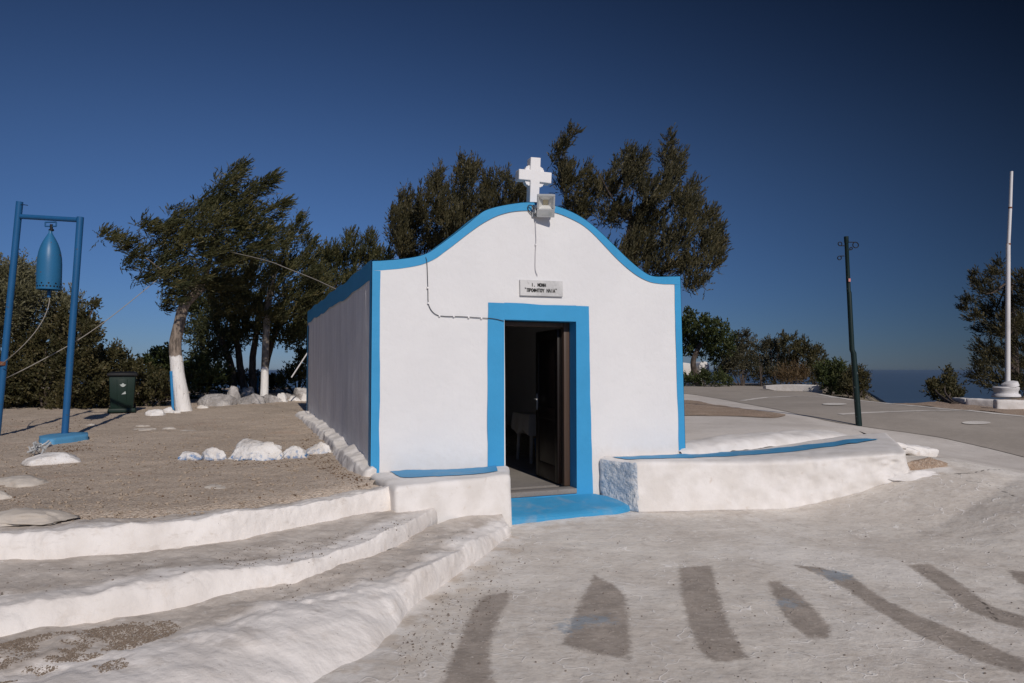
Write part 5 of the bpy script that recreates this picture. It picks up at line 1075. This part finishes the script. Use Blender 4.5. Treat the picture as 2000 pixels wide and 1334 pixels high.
# right: far trees and shrubs along the road
zr = lambda x, y: zu(x, y)
def gb(px, Y): p = at(px, 750, Y); p[2] = float(zu(p[0], min(Y, 36)))-.15; return p
YG = 32.; bk = gb(1364, YG)
tree('leafy_tree', 'green leafy tree with a bent trunk in front of far white walls', bk, [bk, at(1360, 735, YG), at(1352, 715, YG), at(1356, 695, YG), at(1370, 670, YG)], clumps([(1350, 635, 18, 15), (1375, 632, 20, 12), (1345, 665, 24, 20), (1385, 655, 24, 20), (1370, 680, 30, 20), (1405, 645, 14, 14), (1410, 675, 22, 18), (1400, 700, 20, 14), (1342, 690, 12, 8), (1425, 680, 10, 14), (1330, 650, 20, 22)], YG, 3, 41, 2), M['green'], M['bark'], wind=(.05, 0, .1), dens=420, leaf=.11, wid=.045, spray=.16, k=5, seed=41, tr=(.16, .1))
bk = gb(1400, YG+1); 
gsh = 'tall shrubs along the far side of the road'
for i, (px, bx_, lab, lm) in enumerate([([(1448, 668, 17, 15), (1455, 690, 20, 18), (1440, 705, 22, 20), (1460, 725, 24, 18), (1425, 720, 20, 16), (1410, 730, 14, 14)], 1450, 'tall shrub with a pointed head, next to the green leafy tree', 'scrubleaf'),
        ([(1482, 685, 11, 16), (1488, 710, 14, 20), (1485, 735, 16, 14)], 1487, 'narrow greyish shrub, second from the green leafy tree', 'scrubleaf'), ([(1505, 680, 14, 14), (1520, 690, 16, 18), (1512, 715, 18, 20), (1515, 738, 18, 12)], 1513, 'loose grey green shrub in the middle of the far shrub row', 'scrubleaf'),
        ([(1540, 672, 14, 14), (1552, 690, 22, 18), (1540, 715, 22, 20), (1550, 738, 22, 12)], 1546, 'highest dark shrub in the right half of the far shrub row', 'lent'), ([(1578, 690, 18, 16), (1598, 700, 14, 20), (1585, 725, 22, 20), (1600, 740, 14, 14)], 1590, 'rounded shrub at the right end of the far shrub row', 'lent')]):
    Yk = 33.+i*.3; shrub('tall_shrub', lab, px, Yk, 2.2, gb(bx_, Yk), M[lm], 50+i, gsh, extra=2, dens=420, leaf=.10, wid=.032, spray=.2, k=5, wind=(.1, 0, .1))
shrub('low_hedge', 'low green hedge at the roadside under the green leafy tree', [(1342, 743, 12, 7), (1372, 744, 18, 7), (1398, 744, 18, 7), (1420, 747, 12, 5), (1355, 745, 14, 6)], 30., 1.4, gb(1380, 30.), M['green'], 60, cat='hedge', dens=500, leaf=.09, wid=.035, spray=.15, k=5, wind=(0, 0, .1))
shrub('dry_grass_clump', 'orange brown dry grass clump in front of the far shrubs', [(1545, 738, 16, 12), (1560, 742, 16, 10), (1530, 742, 12, 9)], 30.5, 1., gb(1548, 30.5), M['dry'], 61, cat='grass', dens=420, leaf=.16, wid=.015, spray=.3, k=5, wind=(0, 0, .8), stemn=2)
shrub('roadside_bush', 'bright green bush with long leaves at the road bend, left of the lamp post', [(1612, 735, 14, 14), (1632, 738, 18, 18), (1640, 758, 18, 14), (1618, 755, 12, 12)], 24.8, 1.5, at(1632, 783, 24.8), M['green'], 62, dens=700, leaf=.11, wid=.028, spray=.2, k=6, wind=(0, 0, .3))
shrub('roadside_bush', 'olive brown bush partly behind the lamp post, above the sea', [(1664, 745, 16, 16), (1680, 742, 12, 14), (1668, 764, 18, 14), (1685, 762, 8, 14), (1650, 762, 10, 12)], 22.6, 1.3, at(1668, 792, 22.6), M['lent'], 63, dens=700, leaf=.08, wid=.026, spray=.18, k=6, wind=(0, 0, .2))
shrub('small_bush', 'small round bush alone at the cliff edge beside the kerb blocks', [(1845, 752, 20, 14), (1830, 768, 18, 13), (1858, 766, 18, 13), (1845, 780, 20, 8), (1872, 776, 10, 8), (1822, 755, 6, 6)], 20.5, 1.2, on_h(1845, 789, zu), M['lent'], 64, dens=650, leaf=.075, wid=.028, spray=.17, k=6, wind=(.1, 0, .15))
Yk = 23.5; bk = gb(1975, Yk)
Kc = [(1950, 520, 9, 12), (1945, 540, 18, 16), (1915, 555, 14, 12), (1906, 540, 6, 10), (1930, 570, 26, 18), (1895, 590, 14, 9), (1885, 605, 10, 7), (1905, 622, 18, 10), (1940, 610, 34, 24), (1925, 645, 24, 14), (1965, 640, 34, 26), (1930, 680, 26, 16), (1950, 700, 32, 22), (1920, 710, 20, 14), (1912, 735, 22, 16), (1945, 745, 34, 20), (1990, 545, 18, 16), (2000, 580, 30, 26), (2000, 640, 34, 34), (1990, 700, 34, 30), (2030, 560, 30, 30), (2040, 640, 40, 50), (2000, 750, 40, 22), (2040, 720, 40, 30)]
tree('cypress_tree', 'sparse dark cypress behind the white flagpole at the right edge', bk, [bk, at(1978, 690, Yk), at(1975, 600, Yk), at(1968, 550, Yk)], clumps(Kc, Yk, 3, 71, 2, (-.6, 0, .5), plume=True), M['cyp2'], M['bark'], wind=(-.1, 0, .05), dens=520, leaf=.10, wid=.017, spray=.24, k=6, spread=.3, plume=True, seed=71, tr=(.2, .1))
# left: bushes
Yk = 16.6; g0 = lambda px, Y: np.array([at(px, 780, Y)[0], Y, float(zd(0, Y))-.1])
shrub('olive_bush', 'large silvery olive bush at the left edge behind the bell', [(10, 545, 34, 22), (45, 550, 30, 20), (-30, 560, 40, 34), (80, 580, 30, 22), (30, 590, 44, 34), (110, 600, 26, 20), (60, 625, 44, 30), (0, 640, 44, 36), (-50, 640, 50, 60), (145, 610, 20, 14), (10, 600, 40, 40)], Yk+1.2, 3., g0(30, Yk+1.2), M['olive'], 81, dens=760, leaf=.075, wid=.02, spray=.2, k=6, wind=(.15, 0, .3))
gl = 'dark bushes along the edge of the dirt terrace'
shrub('mastic_bush', 'tall dark bush right below the bell, with a loose top sprig', [(120, 640, 36, 26), (160, 640, 28, 20), (90, 670, 40, 30), (150, 680, 40, 30), (60, 700, 44, 36), (182, 602, 7, 7), (176, 650, 16, 18), (130, 720, 40, 34), (40, 740, 50, 40), (100, 760, 50, 36), (170, 740, 34, 34), (0, 760, 50, 40), (50, 790, 50, 22), (130, 795, 50, 16), (-20, 790, 50, 30), (185, 790, 26, 16)], Yk, 2.0, g0(90, Yk), M['lent'], 82, gl, dens=820, leaf=.07, wid=.028, spray=.17, k=6, wind=(0, 0, .1), extra=2)
shrub('mastic_bush', 'lighter brownish bush just left of the bin', [(215, 700, 22, 14), (200, 720, 28, 22), (240, 705, 14, 12), (250, 730, 20, 18), (215, 750, 34, 24), (195, 775, 30, 22), (225, 790, 30, 16)], Yk+.2, 1.6, g0(215, Yk+.2), M['lent'], 83, gl, dens=760, leaf=.07, wid=.026, spray=.17, k=6, wind=(0, 0, .15))
shrub('mastic_bush', 'low bush between the bin and the leaning white trunk', [(280, 745, 22, 16), (305, 755, 24, 16), (270, 770, 24, 18), (300, 780, 28, 14), (330, 770, 16, 16), (270, 795, 16, 10)], Yk+.6, 1.3, g0(295, Yk+.6), M['lent'], 84, gl, dens=760, leaf=.07, wid=.026, spray=.17, k=6, wind=(0, 0, .15))
shrub('leafy_bush', 'green leafy bush with open sprays rising behind the leaning white trunk', [(290, 720, 16, 14), (305, 700, 12, 10), (325, 705, 14, 14), (335, 690, 8, 8), (315, 725, 24, 16), (375, 735, 24, 22), (400, 740, 26, 18), (345, 740, 24, 20), (420, 745, 26, 16), (380, 765, 30, 16)], 19.5, 1.6, g0(330, 19.5), M['green'], 85, dens=420, leaf=.10, wid=.035, spray=.2, k=5, wind=(0, 0, .25))
shrub('dark_bush', 'dark low bush against the sky beside the chapel far corner', [(595, 715, 16, 18), (575, 735, 18, 14), (555, 745, 16, 10), (535, 752, 14, 8), (600, 740, 18, 14), (590, 695, 8, 8)], 23., 1.6, g0(580, 23.), M['pine'], 86, dens=480, leaf=.09, wid=.03, spray=.18, k=6, wind=(0, 0, .2))
shrub('dark_bush', 'dark low bush under the many trunked evergreen', [(440, 745, 26, 12), (475, 748, 24, 10), (400, 755, 24, 12), (510, 748, 20, 10), (540, 755, 18, 8)], 23.5, 1.6, g0(470, 23.5), M['lent'], 87, dens=480, leaf=.09, wid=.03, spray=.18, k=6, wind=(0, 0, .2))

# ------------------------------------------------------------------ gravel and pebbles
bpy.context.view_layer.update()
def bvh(os_):
    V = []; Fc = []; n = 0
    for o in os_:
        mw = np.array(o.matrix_world); v = np.array([q.co[:] for q in o.data.vertices]); v = v@mw[:3, :3].T+mw[:3, 3]; V += v.tolist(); Fc += [[i+n for i in p.vertices] for p in o.data.polygons]; n = len(V)
    return BVHTree.FromPolygons(V, Fc)
gbv = bvh(step_objs+[plaza, bpy.data.objects['dirt_terrace']])
OCT = np.array([[1, 0, 0], [-1, 0, 0], [0, 1, 0], [0, -1, 0], [0, 0, 1], [0, 0, -1.]]); OF = np.array([[0, 2, 4], [2, 1, 4], [1, 3, 4], [3, 0, 4], [2, 0, 5], [1, 2, 5], [3, 1, 5], [0, 3, 5]])
def pebbles(name, pts, smin, smax, m, g):
    V = []; Fc = []; n = 0
    for p in pts:
        h = gbv.ray_cast(Vector((p[0], p[1], 3)), Vector((0, 0, -1)))
        if h[0] is None: continue
        s = smin*(smax/smin)**(g.random()**2.2); q = g.normal(size=(3, 3)); q, _ = np.linalg.qr(q)
        V.append((OCT*s*g.uniform(.6, 1.2, (6, 1)))@q.T*[1, 1, .75]+np.array(h[0])+[0, 0, s*.35]); Fc.append(OF+n); n += 6
    o = obj(name, np.concatenate(V), np.concatenate(Fc), m, None, False); return tag(o, kind='stuff')
g = np.random.default_rng(9)
def scatter_px(poly, n, h):
    poly = np.array(poly, float); out = []; x0, y0 = poly.min(0); x1, y1 = poly.max(0)
    while len(out) < n:
        a = g.uniform([x0, y0], [x1, y1]); 
        if sdf(poly, np.array([a[0]]), np.array([a[1]]))[0] < 0: out.append(on_h(a[0], a[1], h))
    return out
pile = [(-40, 1262), (40, 1240), (110, 1228), (180, 1217), (260, 1204), (330, 1200), (360, 1212), (300, 1240), (200, 1262), (90, 1290), (0, 1318), (-40, 1325)]
pp_ = scatter_px(pile, 16000, lambda x, y: .19+0*x); pp_ = [q for q in pp_ if vnoise(np.array([q[0]*5, q[1]*9, 0.]))*.5+.5*vnoise(np.array([q[0]*16, q[1]*22, 4.]))+.35 > g.random()*.6]
pp_ += scatter_px([(180, 1290), (240, 1275), (255, 1290), (200, 1305)], 300, lambda x, y: .18+0*x)
pebbles('gravel', pp_, .0022, .008, M['pile'], g)
loose = []
loose += scatter_px([(420, 1065), (560, 1045), (790, 1003), (840, 1000), (700, 1045), (560, 1080), (440, 1100)], 260, lambda x, y: .34+0*x)
loose += scatter_px([(430, 1130), (600, 1120), (850, 1030), (960, 1030), (760, 1120), (560, 1170)], 160, lambda x, y: .18+0*x)
loose += scatter_px([(880, 1140), (1000, 1060), (1050, 1080), (960, 1200), (860, 1290), (790, 1320), (760, 1260)], 420, zp)
loose += scatter_px([(1000, 1060), (2000, 1000), (2000, 1334), (700, 1334)], 420, zp)
loose += scatter_px([(0, 1100), (420, 1070), (400, 1110), (0, 1150)], 90, lambda x, y: .34+0*x)
pebbles('loose_pebbles', loose, .003, .010, M['stone'], g)
dd = scatter_px([(0, 870), (330, 830), (600, 800), (640, 900), (720, 945), (420, 1000), (0, 1020)], 2600, zd)
pebbles('terrace_gravel', dd, .004, .026, M['gravel'], g)

lit = []
for poly, n in (([(600, 850), (640, 880), (655, 905), (690, 930), (730, 940), (700, 950), (640, 930), (600, 895), (585, 860)], 420), ([(150, 868), (185, 862), (180, 880), (110, 890), (90, 880)], 160), ([(0, 820), (250, 812), (300, 822), (120, 845), (0, 850)], 260), ([(330, 895), (600, 890), (640, 900), (560, 912), (340, 908)], 160), ([(0, 830), (600, 800), (700, 945), (420, 1000), (0, 1015)], 260)): lit += scatter_px(poly, n, zd)
pebbles('leaf_litter', lit, .005, .016, M['litter'], g)
# ------------------------------------------------------------------ light, sky, camera
SH = np.array([-.378, 1.0]); SH /= np.linalg.norm(SH); EL = R(33)        # the way shadows fall
sd = Vector((float(SH[0])*math.cos(EL), float(SH[1])*math.cos(EL), -math.sin(EL)))
sun = bpy.data.lights.new('sun', 'SUN'); sun.energy = 4.0; sun.angle = R(.5); sun.color = (1., .92, .825)
so = bpy.data.objects.new('sun', sun); C.objects.link(so); so.rotation_euler = sd.to_track_quat('-Z', 'Y').to_euler(); so.location = (0, 0, 30)
SKY = (300, 1.2, .0, 10., .985, (1.34, 1.28, 1.46))
w = bpy.data.worlds.new('World'); scene.world = w; w.use_nodes = True; nt = w.node_tree; nt.nodes.clear()
sk = nt.nodes.new('ShaderNodeTexSky'); sk.sky_type = 'NISHITA'; sk.sun_disc = False; sk.sun_elevation = EL; sk.sun_rotation = math.atan2(-SH[0], -SH[1]); sk.altitude = SKY[0]; sk.air_density = SKY[1]; sk.dust_density = SKY[2]; sk.ozone_density = SKY[3]
# the photographer's polarising filter: sky light is cut most at right angles to the sun
to_sun = (-float(SH[0])*math.cos(EL), -float(SH[1])*math.cos(EL), math.sin(EL))
def wn(t, **k):
    n_ = nt.nodes.new(t)
    for a_, v_ in k.items(): setattr(n_, a_, v_)
    return n_
gn = wn('ShaderNodeTexCoord'); dt = wn('ShaderNodeVectorMath', operation='DOT_PRODUCT'); dt.inputs[1].default_value = to_sun; nt.links.new(gn.outputs['Generated'], dt.inputs[0])
def wm(op, a_, b_):
    n_ = wn('ShaderNodeMath', operation=op)
    for k, v in enumerate((a_, b_)):
        if isinstance(v, bpy.types.NodeSocket): nt.links.new(v, n_.inputs[k])
        else: n_.inputs[k].default_value = v
    return n_.outputs[0]
c2 = wm('MULTIPLY', dt.outputs['Value'], dt.outputs['Value']); pol = wm('DIVIDE', wm('SUBTRACT', 1., c2), wm('ADD', 1., c2)); tr_ = wm('SUBTRACT', 1., wm('MULTIPLY', pol, SKY[4]))
tm = wn('ShaderNodeVectorMath', operation='MULTIPLY'); tm.inputs[1].default_value = SKY[5]; nt.links.new(sk.outputs[0], tm.inputs[0])
sx = wn('ShaderNodeSeparateXYZ'); nt.links.new(gn.outputs['Generated'], sx.inputs[0]); hz = wn('ShaderNodeMapRange', interpolation_type='SMOOTHSTEP')
for k, v in (('From Min', -.02), ('From Max', .34), ('To Min', 0.), ('To Max', 1.)): hz.inputs[k].default_value = v
nt.links.new(sx.outputs[2], hz.inputs['Value']); # dusty sea air dims and blues the lowest sky
mxs = wn('ShaderNodeMix', data_type='RGBA'); mxs.inputs[6].default_value = (.50, .66, .86, 1); mxs.inputs[7].default_value = (1, 1, 1, 1); nt.links.new(hz.outputs[0], mxs.inputs[0])
tm2 = wn('ShaderNodeVectorMath', operation='MULTIPLY'); nt.links.new(tm.outputs[0], tm2.inputs[0]); nt.links.new(mxs.outputs[2], tm2.inputs[1])
sc2 = wn('ShaderNodeVectorMath', operation='SCALE'); nt.links.new(tm2.outputs[0], sc2.inputs[0]); nt.links.new(tr_, sc2.inputs['Scale'])
bg = wn('ShaderNodeBackground'); bg.inputs[1].default_value = .068; ow = wn('ShaderNodeOutputWorld')
nt.links.new(sc2.outputs[0], bg.inputs[0]); nt.links.new(bg.outputs[0], ow.inputs[0])
hm = bpy.data.materials.new('sea_haze'); hm.use_nodes = True; hn = hm.node_tree; hn.nodes.clear(); ho = hn.nodes.new('ShaderNodeOutputMaterial'); pv = hn.nodes.new('ShaderNodeVolumePrincipled')
pv.inputs['Color'].default_value = (.50, .70, .95, 1); pv.inputs['Density'].default_value = 6e-5; pv.inputs['Anisotropy'].default_value = .5; hn.links.new(pv.outputs[0], ho.inputs['Volume'])
tag(MB().box((0, 0, -49.), (90000, 90000, 126.)).build('haze', hm, None, False, origin=(0, 0, 0)), kind='stuff')
cam = bpy.data.cameras.new('camera'); cam.lens = 36*F/2000; cam.sensor_width = 36; cam.clip_end = 120000; cam.clip_start = .05
co = bpy.data.objects.new('camera', cam); C.objects.link(co); co.location = CAM; co.rotation_euler = (math.pi/2+PITCH, 0, 0); scene.camera = co
vs = scene.view_settings; scene.display_settings.display_device = 'sRGB'; vs.view_transform = 'Standard'; vs.look = 'None'; vs.exposure = -.45; vs.gamma = 1
scene.cycles.use_denoising = True; scene.cycles.max_bounces = 8; scene.cycles.transparent_max_bounces = 8
